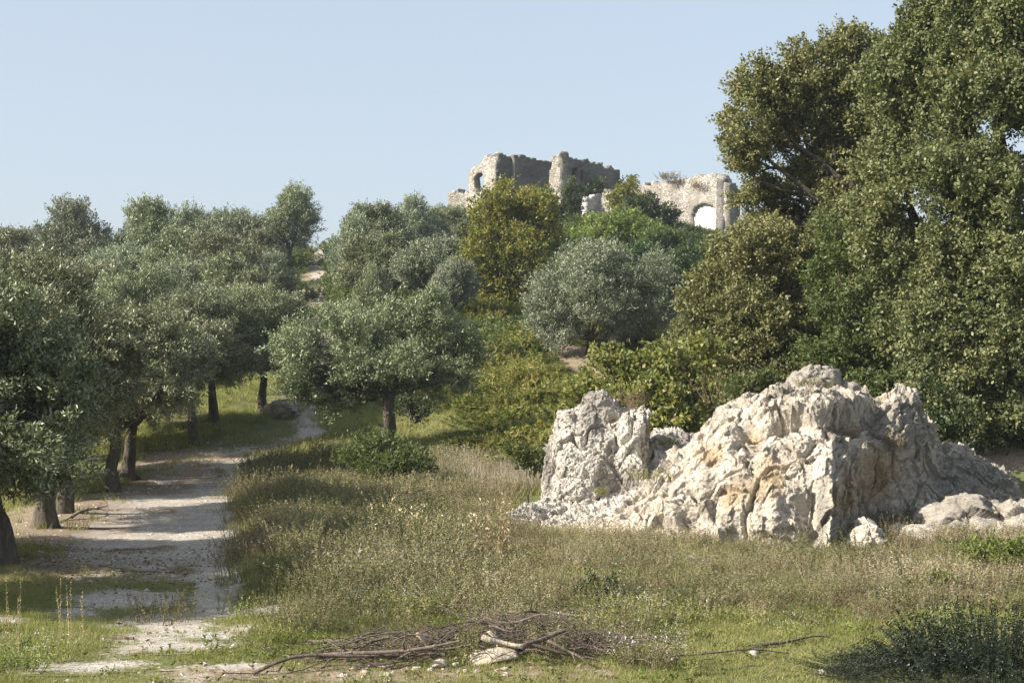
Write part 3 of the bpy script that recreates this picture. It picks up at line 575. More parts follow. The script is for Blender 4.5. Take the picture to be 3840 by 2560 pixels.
# ------------------------------------------------------------------ rocks
def proj(P): return 512 + FP * P[..., 0] / P[..., 1], HY - FP * (P[..., 2] - CAM_Z) / P[..., 1]
def rock_shell(name, label, cols, mat, nu, nv, feats, disp, bulge=1.0, ochre=(), weather_shade=(), seed=1, cat='rock', zpow=.85, kind=None, strata=1.0):
    cols = np.array(cols, float); u = np.linspace(cols[0, 0], cols[-1, 0], nu)
    top, df, dc, db = [np.interp(u, cols[:, 0], cols[:, k]) for k in (1, 2, 3, 4)]
    fx, cx, bx = X(u, df), X(u, dc), X(u, db)
    fz = H(fx, df) - .3; cz = CAM_Z + (HY - top) / FP * dc; bz = H(bx, db) - .3; cz = np.maximum(cz, fz)
    n1 = int(nv * .68); t = np.linspace(0, 1, n1)[:, None]; s = np.linspace(0, 1, nv - n1 + 1)[1:, None]
    gy = t * (1 - bulge) + (1 - np.cos(np.pi / 2 * t)) * bulge; gz = t * (1 - bulge) + np.sin(np.pi / 2 * t) ** zpow * bulge
    Fp = np.stack([fx + (cx - fx) * gy, df + (dc - df) * gy, fz + (cz - fz) * gz], -1)
    hz = 1 - (1 - np.cos(np.pi / 2 * s)) ** 1.0
    Bp = np.stack([cx + (bx - cx) * s, dc + (db - dc) * s, bz + (cz - bz) * np.minimum(hz, 1)], -1)
    P = np.concatenate([Fp, Bp], 0)
    def nrm(P):
        du = np.gradient(P, axis=1); dv = np.gradient(P, axis=0); return unit(np.cross(du, dv))
    Ps = P
    for _ in range(40):
        Ps = (Ps + np.pad(Ps, ((1, 1), (0, 0), (0, 0)), 'edge')[2:] + np.pad(Ps, ((1, 1), (0, 0), (0, 0)), 'edge')[:-2] + np.pad(Ps, ((0, 0), (1, 1), (0, 0)), 'edge')[:, 2:] + np.pad(Ps, ((0, 0), (1, 1), (0, 0)), 'edge')[:, :-2]) / 5
    Nn = nrm(Ps)
    for _ in range(60):
        Nn = unit(Nn + np.pad(Nn, ((1, 1), (0, 0), (0, 0)), 'edge')[2:] + np.pad(Nn, ((1, 1), (0, 0), (0, 0)), 'edge')[:-2] + np.pad(Nn, ((0, 0), (1, 1), (0, 0)), 'edge')[:, 2:] + np.pad(Nn, ((0, 0), (1, 1), (0, 0)), 'edge')[:, :-2])
    ww = np.concatenate([np.full(n1, .62), np.linspace(.62, 0, nv - n1)])[:, None, None]; Nn = unit(Nn * (1 - ww) + unit(np.array([-.15, -.85, .5])) * ww)
    flat = P.reshape(-1, 3); a = .55; R = np.array([[math.cos(a), 0, math.sin(a)], [0, 1, 0], [-math.sin(a), 0, math.cos(a)]])
    Q = (flat @ R.T) * np.array([1, 1, 1.35]) + seed * 3.1; Q = Q + .04 * np.stack([vnoise(flat * 1.3, 61 + k) for k in range(3)], 1)
    D = np.zeros(len(flat))
    for size, amp, sl in disp: D += amp * facet(Q, size, seed * 10 + int(size * 100), sl)
    D += .05 * fbm(flat * 5, 4, 7)
    wv_ = fbm(flat * .45, 2, seed + 90) * .8; sd1 = flat @ unit(np.array([.75, .1, .65])) + wv_; fr = lambda v: v - np.floor(v)
    D += strata * (.11 * (fr(sd1 * 1.25) - .5) + .05 * (fr(sd1 * 3.3 + .4) - .5)) * np.clip(.6 + 1.1 * vnoise(flat * .9, 33), 0, 1.4) - .06 * strata
    D -= .2 * np.clip(1 - 14 * np.abs(fbm(flat * np.array([1.1, 1.1, .55]), 3, seed + 50)), 0, 1)
    ppx, ppy = proj(flat); ppx = ppx + 3 * vnoise(flat * 3, 3); ppy = ppy + 3 * vnoise(flat * 3 + 9, 4)
    for (a_, b_, rx, ry, am) in feats: D += am * np.exp(-(np.abs((ppx - a_) / rx) ** 2.6 + np.abs((ppy - b_) / ry) ** 2.6))
    edge = np.minimum(sstep(0, .03, np.linspace(0, 1, nu)), sstep(1, .97, np.linspace(0, 1, nu)))[None].repeat(nv, 0).ravel()
    P2 = flat + Nn.reshape(-1, 3) * (D * edge)[:, None]
    oc = sum(np.exp(-(((ppx - a_) / rx) ** 2 + ((ppy - b_) / ry) ** 2)) for a_, b_, rx, ry in ochre) if ochre else np.zeros(len(flat))
    we = sum(np.exp(-(((ppx - a_) / rx) ** 2 + ((ppy - b_) / ry) ** 2)) for a_, b_, rx, ry in weather_shade) if weather_shade else np.zeros(len(flat))
    ctr = np.array([P2[:, 0].mean(), P2[:, 1].mean(), 0]); idx = np.arange(nu * nv).reshape(nv, nu)
    F = np.stack([idx[:-1, :-1], idx[:-1, 1:], idx[1:, 1:], idx[1:, :-1]], -1).reshape(-1, 4)
    o = mesh(name, P2 - ctr, F, M[mat], attrs={'ochre': np.clip(oc, 0, 1), 'weather_shade': np.clip(we, 0, 1)}); o.location = ctr
    tag(o, label, cat, kind=kind); return o
big = [(585, 527, 31, 31.8, 33), (610, 518, 30.8, 32, 34), (640, 496, 30.5, 32.5, 36), (660, 470, 30.3, 33, 37), (690, 441, 30, 33.4, 38), (705, 422, 29.9, 33.5, 38.5), (720, 405, 29.8, 33.5, 39), (745, 394, 29.7, 33.5, 39), (765, 386, 29.6, 33.4, 39.5),
    (790, 386, 29.5, 33.2, 40), (820, 387, 29.2, 33.2, 40), (831, 389, 29.0, 33.4, 40), (842, 391, 30.6, 33.6, 40), (870, 398, 31.8, 34, 40.5), (895, 393, 32.4, 34.3, 40.5), (912, 402, 32.8, 34.8, 41), (925, 420, 33.2, 35.4, 41),
    (940, 443, 33.6, 36.2, 41), (975, 456, 34, 37.5, 42), (1000, 474, 34.3, 37.8, 42), (1024, 492, 34.6, 38, 42), (1060, 512, 35, 38, 42), (1100, 530, 35.4, 37, 42)]
feats = [(752, 433, 15, 12, -.4), (735, 445, 12, 14, .2), (790, 424, 24, 7, -.45), (795, 405, 36, 9, .28), (850, 402, 24, 10, .25), (848, 424, 24, 10, -.4), (877, 415, 8, 20, -.3), (902, 428, 20, 24, .16), (826, 470, 10, 62, .12),
    (808, 514, 10, 26, -.4), (690, 522, 12, 16, -.3), (668, 505, 22, 18, .2), (745, 495, 28, 34, .12), (885, 505, 34, 34, -.35), (868, 452, 10, 9, .3), (855, 470, 6, 14, -.2), (775, 512, 8, 24, .22), (940, 480, 12, 30, -.25), (845, 452, 5, 20, .2), (782, 445, 30, 6, .12), (712, 500, 6, 34, -.15)]
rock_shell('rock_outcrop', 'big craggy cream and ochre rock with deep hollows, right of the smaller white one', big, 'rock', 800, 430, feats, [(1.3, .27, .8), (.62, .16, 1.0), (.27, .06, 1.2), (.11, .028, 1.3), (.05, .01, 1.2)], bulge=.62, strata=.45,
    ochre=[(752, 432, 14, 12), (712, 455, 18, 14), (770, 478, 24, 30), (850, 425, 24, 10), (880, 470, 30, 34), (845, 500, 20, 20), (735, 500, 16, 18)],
    weather_shade=[(790, 396, 50, 9), (880, 430, 22, 24), (910, 425, 22, 26), (822, 505, 9, 30), (975, 480, 60, 36), (890, 520, 30, 20)], seed=3)  # patch on the right tail is oak shade put into the weathering grey
left = [(540, 508, 35.6, 36, 37), (543, 480, 35.6, 36.6, 38), (547, 455, 35.5, 36.8, 38.5), (553, 432, 35.4, 37, 39), (559, 412, 35.3, 37, 39.3), (576, 411, 35.2, 37, 39.5), (582, 404, 35.2, 37, 39.5), (592, 396, 35.2, 37, 39.5), (603, 393, 35.2, 37, 39.5),
    (614, 398, 35.2, 37, 39.5), (620, 405, 35.1, 37, 39.5), (630, 410, 35.0, 36.9, 39.5), (643, 407, 34.9, 36.6, 39), (647, 412, 35.2, 36.6, 39), (650, 440, 35.8, 36.6, 39), (653, 470, 36.2, 36.8, 38.5), (656, 505, 36.4, 36.9, 38)]
rock_shell('rock_outcrop', 'smaller white rock with a humped top, left of the big craggy one', left, 'whiterock', 340, 330, [(570, 435, 10, 26, .1), (600, 405, 14, 10, .1), (610, 425, 12, 12, -.18), (632, 445, 10, 34, .2), (625, 485, 16, 16, -.15), (585, 470, 30, 30, .1)],
    [(1.0, .1, 1.0), (.45, .1, 1.2), (.18, .045, 1.3), (.08, .026, 1.3), (.04, .011, 1.2)], bulge=.9, strata=.4, ochre=[(613, 418, 7, 5), (648, 430, 3, 14)], weather_shade=[(598, 402, 18, 10), (590, 425, 14, 16), (625, 480, 20, 20), (548, 470, 6, 30)], seed=5)
rub = [(508, 512, 32.6, 33.5, 34.5), (530, 503, 32.3, 34.6, 36), (560, 494, 32, 36, 38), (600, 480, 31.8, 37, 40), (640, 458, 31.4, 37.8, 41), (655, 428, 31.4, 38.6, 41.5), (672, 428, 31.2, 38.8, 42), (690, 434, 31, 38.8, 42), (708, 440, 31, 38.8, 42), (730, 448, 31, 38, 42)]
rock_shell('rubble', None, rub, 'whiterock', 420, 220, [], [(.6, .07, 1.0), (.2, .06, 1.3), (.08, .035, 1.3)], bulge=.12, strata=.3, seed=7, cat=None, kind='structure', weather_shade=[(680, 440, 30, 12)])
cap = [(783, 386, 34.8, 35, 35.4), (788, 380, 34.6, 35.2, 36), (797, 374, 34.5, 35.3, 36.2), (808, 370, 34.5, 35.4, 36.4), (818, 369, 34.5, 35.4, 36.4), (828, 373, 34.5, 35.4, 36.4), (838, 380, 34.6, 35.4, 36.3), (842, 388, 34.8, 35.2, 35.8)]
def boulder(name, label, px, d, rx, ry, rz, mat, seed, z=None, group=None, sub=48, pt=.25, parent=None, loc=None):
    u = np.linspace(0, 2 * np.pi, sub, endpoint=False); v = np.linspace(-1, 1, sub // 2); U, Vv = np.meshgrid(u, v); c = np.sqrt(np.maximum(0, 1 - Vv ** 2)) ** .8
    P = np.stack([np.cos(U) * c * rx, np.sin(U) * c * ry, Vv * rz], -1).reshape(-1, 3); m = min(rx, ry, rz)
    P = P + unit(P) * (m * .35 * facet(P + seed * 5.3, m * 1.1, seed) + m * .18 * facet(P + seed, m * .45, seed + 3) + m * .12 * fbm(P / m * 1.5 + seed, 3, seed))[:, None]
    idx = np.arange(len(P)).reshape(len(v), sub); nx = np.roll(idx, -1, 1); F = np.stack([idx[:-1], nx[:-1], nx[1:], idx[1:]], -1).reshape(-1, 4)
    x = X(px, d); o = mesh(name, P, F, M[mat], attrs={'ochre': np.zeros(len(P)), 'weather_shade': np.full(len(P), pt)}); o.location = (x, d, (H(x, d) + rz * .35) if z is None else z)
    o.rotation_euler = (0, 0, seed * .7); tag(o, label, 'rock' if rx > .25 else 'stone', group); return o
boulder('boulder', 'grey rounded rock sitting on the crest of the big outcrop', 815, 34.6, .68, .6, .42, 'rock', 11, z=CAM_Z + (HY - 384) / FP * 34.6, pt=.8, sub=96)
boulder('boulder', 'small grey rock at the right foot of the crest rock', 848, 34.4, .28, .25, .16, 'rock', 12, z=CAM_Z + (HY - 388) / FP * 34.4, pt=.7)
boulder('boulder', 'pale lumpy low rock at the foot of the shaded rock face, right', 962, 31.4, .9, .7, .6, 'rock', 13, sub=110, pt=.65)
boulder('boulder', 'pale low rock cut by the right edge of the view', 1022, 31.0, .7, .6, .62, 'rock', 14, sub=96, pt=.65)
boulder('boulder', 'small sunlit rock under the shaded face right of the sharp corner', 868, 29.6, .42, .4, .36, 'rock', 15, sub=80)
boulder('boulder', 'flat white rock low in the weeds between the shaded face and the right rocks', 915, 30.6, .8, .5, .24, 'rock', 16, sub=90)
boulder('boulder', 'dark grey boulder beside the flared roots of an olive where the track bends', 281, 60, .75, .6, .45, 'rock', 17, pt=1.0)
boulder('boulder', 'cream block at the foot of the rubble below the left rock', 641, 29.5, .16, .15, .14, 'whiterock', 18)
boulder('boulder', 'white block in the weeds in front of the big rock', 690, 27.3, .14, .12, .12, 'whiterock', 19)
boulder('boulder', 'smaller white block right of the other in front of the big rock', 704, 27.0, .1, .1, .08, 'whiterock', 20)

# ------------------------------------------------------------------ ruined castle
def wall(parent, name, pts, mat, thick, cell=.17, openings=(), label=None, jit=.5, seed=1):
    """pts: px, depth, top row, bottom row along the wall. openings: (kind, px0, px1, row_top, row_bottom). Thickness goes away from the viewer."""
    pts = np.array(pts, float); A = np.stack([X(pts[:, 0], pts[:, 1]), pts[:, 1]], 1); seg = np.r_[0, np.cumsum(np.linalg.norm(np.diff(A, axis=0), axis=1))]
    zt = CAM_Z + (HY - pts[:, 2]) / FP * pts[:, 1]; zb = CAM_Z + (HY - pts[:, 3]) / FP * pts[:, 1]
    ns = max(2, int(seg[-1] / cell)); s = (np.arange(ns + 1)) * seg[-1] / ns; z0 = zb.min(); nz = int((zt.max() - z0) / cell) + 2; z = z0 + np.arange(nz + 1) * cell
    ax, ay = np.interp(s, seg, A[:, 0]), np.interp(s, seg, A[:, 1]); tx, ty = np.gradient(ax), np.gradient(ay); l = np.hypot(tx, ty); nx, ny = ty / l, -tx / l      # towards the viewer
    sm, zm = (s[:-1] + s[1:]) / 2, (z[:-1] + z[1:]) / 2; S, Z = np.meshgrid(sm, zm, indexing='ij'); TOP = np.interp(sm, seg, zt); BOT = np.interp(sm, seg, zb)
    TOP = TOP + jit * .8 * vnoise(np.c_[sm * 1.6, np.full(len(sm), seed * 7.)], seed) * .5 + jit * .35 * vnoise(np.c_[sm * 4.5, np.full(len(sm), seed * 3.)], seed + 1)
    on = (Z < TOP[:, None]) & (Z > BOT[:, None])
    mx, my = np.interp(sm, seg, A[:, 0]), np.interp(sm, seg, A[:, 1]); PX = (512 + FP * mx / my)[:, None] + 0 * Z; PY = HY - FP * (Z - CAM_Z) / my[:, None]
    for k, a, b_, t_, bo in openings:
        c_, hw = (a + b_) / 2, (b_ - a) / 2
        o = (np.abs(PX - c_) < hw) & (PY > t_) & (PY < bo)
        if k == 'arch': o &= ~((PY < t_ + hw) & (((PX - c_) / hw) ** 2 + ((PY - t_ - hw) / hw) ** 2 > 1))
        on &= ~o
    G = np.stack(np.meshgrid(np.arange(ns + 1), np.arange(nz + 1), indexing='ij'), -1).reshape(-1, 2)
    bx_, by_, zz = ax[G[:, 0]], ay[G[:, 0]], z[G[:, 1]]; nn = np.stack([nx[G[:, 0]], ny[G[:, 0]], 0 * zz], 1); base = np.stack([bx_, by_, zz], 1)
    j1 = np.stack([vnoise(base * 2.7 + k * 11, seed + k) for k in range(3)], 1) * cell * .55 * jit * 2; f = .10 * jit * fbm(base * 1.2, 3, seed)
    Vf = base + j1 + nn * f[:, None]; Vb = base - nn * thick + j1[:, [1, 0, 2]]
    V = np.concatenate([Vf, Vb]); nf = len(Vf); I = lambda i, k: i * (nz + 1) + k; F = []
    for i in range(ns):
        for k in range(nz):
            if not on[i, k]: continue
            a, b_, c_, d_ = I(i, k), I(i + 1, k), I(i + 1, k + 1), I(i, k + 1)
            F += [(a, b_, c_, d_), (a + nf, d_ + nf, c_ + nf, b_ + nf)]
            if i == 0 or not on[i - 1, k]: F.append((a, d_, d_ + nf, a + nf))
            if i == ns - 1 or not on[i + 1, k]: F.append((b_, b_ + nf, c_ + nf, c_))
            if k == 0 or not on[i, k - 1]: F.append((a, a + nf, b_ + nf, b_))
            if k == nz - 1 or not on[i, k + 1]: F.append((d_, c_, c_ + nf, d_ + nf))
    p0 = np.array(parent.location); o = mesh(name, V - p0, np.array(F), M[mat], parent)
    if label: o['label'] = label
    return o
cast = empty('ruined_castle', tuple(W(545, 215, 150))); tag(cast, 'roofless ruined stone castle block with broken walls on top of the hill', 'ruin')
wall(cast, 'end_wall', [(468.5, 149.6, 173, 212), (472, 149.1, 168, 212), (482, 148, 160, 215), (490, 147, 155.5, 215), (496, 146.2, 153.5, 215)], 'masonry', .9, openings=[('arch', 474, 484.5, 172.5, 192)], label='sunlit end wall with arched window', seed=1)
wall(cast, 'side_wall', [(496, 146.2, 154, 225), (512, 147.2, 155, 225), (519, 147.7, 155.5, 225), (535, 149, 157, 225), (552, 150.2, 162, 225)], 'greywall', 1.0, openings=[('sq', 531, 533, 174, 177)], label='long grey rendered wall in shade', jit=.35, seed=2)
wall(cast, 'pilaster', [(514.3, 146.8, 153, 215), (518.3, 147.2, 154, 215)], 'greywall', .5, jit=.3, seed=12)
wall(cast, 'back_wall', [(505, 159, 172, 215), (548, 160, 172, 215)], 'masonry', .9, seed=3)
wall(cast, 'broken_wall', [(541, 147.6, 224, 232), (545, 147.2, 205, 232), (549, 146.6, 190, 232), (552, 146.0, 163, 232), (556, 145.6, 156, 232), (560, 145, 154.5, 232)], 'masonry', .9, jit=.9, seed=4, label='jagged sunlit broken end of the cross wall')
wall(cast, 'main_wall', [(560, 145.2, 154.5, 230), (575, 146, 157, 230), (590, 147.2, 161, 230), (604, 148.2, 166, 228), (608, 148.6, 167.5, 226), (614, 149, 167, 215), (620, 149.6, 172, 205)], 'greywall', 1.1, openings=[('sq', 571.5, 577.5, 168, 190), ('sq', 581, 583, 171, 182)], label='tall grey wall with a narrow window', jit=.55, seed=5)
wall(cast, 'inner_wall', [(556, 154, 170, 215), (574, 156, 172, 215), (574.6, 156, 176, 215), (576.5, 156, 176, 215), (577, 156, 174, 215), (600, 158, 178, 215)], 'masonry', .8, seed=6, openings=[('sq', 572, 574.4, 178, 183)])
wall(cast, 'buttress', [(588, 143.5, 196, 226), (593, 144.4, 194, 226), (598, 145.2, 193, 226), (603, 146.2, 197, 226)], 'greyplaster', .7, jit=.4, seed=7, label='pale plastered low wall')
wall(cast, 'wall_stub', [(602, 144.6, 192, 222), (605, 144.0, 191.5, 222), (609, 143.0, 192, 222), (613, 142.2, 195, 222)], 'masonry', .8, jit=.5, seed=8, label='white stub of wall')
wall(cast, 'low_wall', [(448, 148, 197, 222), (452, 147.6, 192.5, 222), (455, 147.4, 194, 222), (460, 147, 192.5, 222), (470, 146.2, 190, 222), (478, 145.6, 191, 222), (484, 145, 194, 222)], 'masonry', 1.0, jit=.8, seed=9, label='low ruined wall')
arch = empty('arched_wall', tuple(W(690, 240, 148))); tag(arch, 'sunlit ruined stone wall with a white plastered arch, right of the castle block', 'ruin')
wall(arch, 'wall', [(632, 160, 188, 240), (650, 158, 184, 240), (665, 156.4, 182, 245), (680, 154.6, 179, 252), (700, 152, 177, 258), (712, 150.4, 175.5, 260), (719, 149.4, 176.5, 260), (726, 148.4, 182, 260)], 'masonry', 1.2, openings=[('arch', 691, 716, 203, 262)], seed=10)
wall(arch, 'plaster_panel', [(688, 154.3, 200, 262), (719, 150.2, 200, 262)], 'plaster', .3, jit=.1, seed=11, label='white plaster filling the arch')
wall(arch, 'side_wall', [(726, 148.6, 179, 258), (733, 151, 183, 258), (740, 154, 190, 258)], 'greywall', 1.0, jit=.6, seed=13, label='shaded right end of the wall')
wall(arch, 'cornice', [(633, 159.4, 196, 199), (650, 157.4, 192.5, 194.5)], 'masonry', .3, jit=.3, seed=14)

# ------------------------------------------------------------------ ground cover (stuff)
def scatter(protoV, protoT, k, P, rz, s, tint, hs=None):
    """protoV: (K, nv, 3) variants, each face made of k consecutive vertices"""
    K, nv, _ = protoV.shape; n = len(P); vi = np.random.default_rng(1).integers(0, K, n); A = protoV[vi].copy()
    c, sn = np.cos(rz)[:, None], np.sin(rz)[:, None]; sx = s[:, None]; sh = sx if hs is None else hs[:, None]
    V = np.stack([(A[..., 0] * c - A[..., 1] * sn) * sx, (A[..., 0] * sn + A[..., 1] * c) * sx, A[..., 2] * sh], -1) + P[:, None]
    T = np.clip(protoT[vi] + tint[:, None], 0, 1)
    return V.reshape(-1, 3), np.arange(n * nv).reshape(-1, k), T.ravel()
def blades(r, n, rad, h, wd, lean, K=8, tv=.15, top=False):
    out, tt = [], []
    for _ in range(K):
        a = r.random(n) * 2 * np.pi; q = np.sqrt(r.random(n)) * rad; b = np.stack([np.cos(a) * q, np.sin(a) * q, np.zeros(n) - .02], 1)
        hh = h * (.45 + .65 * r.random(n)); d = r.normal(size=(n, 2)) * lean; tip = b + np.stack([d[:, 0] * hh, d[:, 1] * hh, hh], 1)
        a2 = r.random(n) * np.pi; sd_ = np.stack([np.cos(a2), np.sin(a2), 0 * a2], 1) * wd / 2
        out.append(np.stack([b - sd_, b + sd_, tip], 1).reshape(-1, 3)); tt.append(np.repeat(.5 + tv * r.normal(size=n), 3))
    return np.array(out), np.array(tt)
def weeds(r, stems, h, rad, nl, ll, wl, K=8, lean=.22, flower=0, tv=.15, side=1.0):
    out, tt, fl, ft = [], [], [], []
    for _ in range(K):
        A, Tt, Fl = [], [], []
        for s in range(stems):
            a = r.random() * 6.28; q = rad * math.sqrt(r.random()); b = np.array([math.cos(a) * q, math.sin(a) * q, 0.]); hh = h * (.55 + .5 * r.random())
            tp = b + np.array([r.normal() * lean * hh + math.cos(a) * q * .5, r.normal() * lean * hh + math.sin(a) * q * .5, hh]); sd_ = np.array([math.cos(a + 1), math.sin(a + 1), 0]) * .006
            A += [b - sd_, b + sd_, tp]; Tt += [.5] * 3
            for k in range(nl):
                t = .2 + .8 * (k + r.random()) / nl; p = b + (tp - b) * t; d = unit(r.normal(size=3) * np.array([1, 1, .5]) + np.array([0, 0, .7])) * ll * (1.25 - .6 * t) * side; sw = unit(np.cross(d, r.normal(size=3))) * wl / 2
                A += [p - sw, p + sw, p + d]; Tt += [.45 + tv * r.normal()] * 3
            for k in range(flower):
                p = tp + r.normal(size=3) * np.array([.05, .05, .07]); e = r.normal(size=(3, 3)) * .008; Fl += [p + e[0], p + e[1], p + e[2]]
        out.append(A); tt.append(Tt); fl.append(Fl)
    return np.array(out), np.array(tt), np.array(fl)
R = np.random.default_rng(77)
def pts(n, y0, y1, x0p, x1p, fn=None):
    """random ground points between two depths, even per square metre inside the view wedge"""
    y = np.sqrt(R.random(n) * (y1 ** 2 - y0 ** 2) + y0 ** 2); px = x0p + (x1p - x0p) * R.random(n); x = X(px, y)
    if fn is not None:
        k = fn(x, y, px) > R.random(n); x, y = x[k], y[k]
    return x, y
def ground_pts(x, y): return np.stack([x, y, H(x, y)], 1)
def inrock(x, y):
    px = px_of(x, y); c = np.array(big); l = np.array(left); rb = np.array(rub)
    a = (px > 588) & (y > np.interp(px, c[:, 0], c[:, 2]) + .15) & (y < 40)
    b_ = (px > 512) & (px < 728) & (y > np.interp(px, rb[:, 0], rb[:, 2]) + .3) & (y < 40.5); return a | b_
def tallness(x, y, px):
    d, c, h = track(x, y); nz = fbm(np.c_[x, y] / 1.6, 3, 41)
    right = sig((x - c - h - .1 + .75 * nz) / .22) * sstep(21.6, 23.6, y + .7 * nz)
    fr = sstep(19.0, 22.4, y + 2.2 * nz + 2.4 * fbm(np.c_[x, y] / 3.5, 2, 42) - .004 * (px - 620)) * sstep(250, 330, px)
    return np.maximum(right * (px > 215), fr) * ~inrock(x, y)
# short grass near the viewer and on the verges
def shortg(x, y, px):
    p, b_, r_ = ground_masks(x, y); return np.clip(1.05 - 1.25 * p - .75 * b_, 0.02, 1) * ~inrock(x, y) * (.55 + .45 * (fbm(np.c_[x, y] * .9, 3, 44) > -.1))
gv, gt = blades(R, 26, .12, .075, .010, .55)
x, y = pts(60000, 15.5, 30, -140, 1220, shortg); P = ground_pts(x, y); tn = .22 * fbm(np.c_[x, y] * .5, 3, 45) + .05
V, F, T = scatter(gv, gt, 3, P, R.random(len(P)) * 6.3, .8 + .5 * R.random(len(P)), tn, .5 + .9 * R.random(len(P)) + .5 * sstep(18, 21, y))
tag(mesh('short_grass', V, F, M['grass'], attrs={'tint': T}), 'short sunlit green grass in the foreground', 'grass', kind='stuff')
gv, gt = blades(R, 26, .2, .24, .016, .45)
def verge(x, y, px):
    d, c, h = track(x, y); p, b_, r_ = ground_masks(x, y); nz = fbm(np.c_[x, y] / 1.8, 3, 47)
    l = (x < c) * sig((-(x - c + h) - .5) / .3) * (.1 + .9 * (nz > .05)) * (1 - .5 * sstep(30, 26, y)); m = (x >= c) * sig((d - .1) / .2)
    return np.clip(l + m, 0, 1) * ~inrock(x, y) * (y > 24) * (1 - .9 * (bank(x, y) < 5))
x, y = pts(26000, 24, 75, -40, 700, verge); P = ground_pts(x, y); tn = .2 * fbm(np.c_[x, y] * .4, 3, 48) + .12
V, F, T = scatter(gv, gt, 3, P, R.random(len(P)) * 6.3, .9 + .6 * R.random(len(P)), tn, .6 + .8 * R.random(len(P)))
tag(mesh('verge_grass', V, F, M['grass'], attrs={'tint': T}), 'rough grass along the verges and under the olive trees', 'grass', kind='stuff')
# tall meadow weeds, brown-green
wv, wt, wf = weeds(R, 7, .62, .16, 16, .075, .022, K=10, flower=5)
def tallw(x, y, px): return tallness(x, y, px) * (.3 + .7 * sstep(-.25, .1, fbm(np.c_[x, y] / 1.5, 3, 58))) * (1 - .55 * sstep(34, 50, y)) * sstep(52, 49, y)
x, y = pts(28000, 19.5, 52, 215, 1260, tallw); P = ground_pts(x, y); n = len(P); big_n = fbm(np.c_[x, y] / 2.2, 3, 51); pxx = px_of(x, y)
dt = sstep(18.5, 24, y); rk = 1 - .4 * sstep(430, 540, pxx) * sstep(21, 25, y); hs = rk * (.35 + .5 * dt) * (.55 + .7 * R.random(n)) * (1 + .6 * big_n) * (1 + .2 * sstep(420, 300, pxx) * sstep(24, 27, y)) * (.6 + .4 * sstep(.1, .9, track(x, y)[0])); tn = .5 * big_n + .1 * sstep(21, 25, y) - .06 - .12 * sstep(24, 20, y) + .12 * R.normal(size=n) - .03 + .12 * sstep(430, 560, pxx)
rzv = R.random(n) * 6.3; V, F, T = scatter(wv, wt, 3, P, rzv, np.maximum(hs, .5), tn, hs)
tag(mesh('meadow_weeds', V, F, M['weed'], attrs={'tint': T}), 'waist high brown green weeds covering the meadow', 'weeds', kind='stuff')
k = (R.random(n) < np.clip(.05 + .5 * (fbm(np.c_[x, y] / 1.7, 3, 53) > .02) * sstep(30, 23, y), 0, 1)); V, F, T = scatter(wf, np.full((len(wf), wf.shape[1]), .5), 3, P[k], rzv[k], np.maximum(hs, .6)[k], R.normal(size=k.sum()) * .3, hs[k])
tag(mesh('meadow_flowers', V, F, M['flower'], attrs={'tint': T}), 'tiny pale lilac flowers scattered over the weeds', 'flowers', kind='stuff')
# grass between the weeds
gv, gt = blades(R, 30, .2, .38, .013, .3)
x, y = pts(18000, 19, 50, 215, 1260, tallness); P = ground_pts(x, y); tn = .25 * fbm(np.c_[x, y] * .45, 3, 55) + .02
V, F, T = scatter(gv, gt, 3, P, R.random(len(P)) * 6.3, np.ones(len(P)), tn, (.4 + .6 * R.random(len(P))) * (.5 + .6 * sstep(19, 25, y)) * (1 - .45 * sstep(430, 540, px_of(x, y)) * sstep(21, 25, y)))
tag(mesh('meadow_grass', V, F, M['drygrass'], attrs={'tint': T}), 'long half dry grass growing between the meadow weeds', 'grass', kind='stuff')
# fine reddish brown dead weeds in drifts
wv, wt, _ = weeds(R, 16, .6, .2, 9, .035, .016, K=8, lean=.3, tv=.15)
x, y = pts(11000, 20, 50, 225, 1260, lambda x, y, px: tallness(x, y, px) * np.clip(.1 + 1.6 * sstep(-.05, .3, fbm(np.c_[x, y] / 1.3, 3, 57)), 0, 1)); P = ground_pts(x, y)
V, F, T = scatter(wv, wt, 3, P, R.random(len(P)) * 6.3, .8 + .5 * R.random(len(P)), .15 * R.normal(size=len(P)), (.5 + .6 * R.random(len(P))) * (.55 + .5 * sstep(20, 25, y)) * (1 - .25 * sstep(430, 540, px_of(x, y))))
tag(mesh('dead_weeds', V, F, M['brownweed'], attrs={'tint': T}), 'fine brown dead weeds drifting through the meadow', 'weeds', kind='stuff')
# fresh green weeds at the near edge of the meadow
wv, wt, wf = weeds(R, 8, .3, .16, 16, .05, .015, K=8, lean=.32, flower=3, tv=.18)
x, y = pts(3600, 18.4, 27, 240, 1260, lambda x, y, px: np.clip(2.2 * fbm(np.c_[x, y] / 1.5, 3, 59) + .25, 0, 1) * sstep(18.9, 20.6, y) * sstep(27, 23, y)); P = ground_pts(x, y); ks = .6 + .6 * R.random(len(P)); rz = R.random(len(P)) * 6.3
V, F, T = scatter(wv, wt, 3, P, rz, ks, .22 * R.normal(size=len(P)) + .1, ks); tag(mesh('green_weeds', V, F, M['grass'], attrs={'tint': T}), 'fresh green leafy weeds at the near edge of the meadow', 'weeds', kind='stuff')
k = R.random(len(P)) < .3; V, F, T = scatter(wf, np.full((len(wf), wf.shape[1]), .9), 3, P[k], rz[k], ks[k], R.normal(size=k.sum()) * .1, ks[k]); tag(mesh('white_flowers', V, F, M['flower'], attrs={'tint': T}), 'tiny white flowers on the green weeds', 'flowers', kind='stuff')
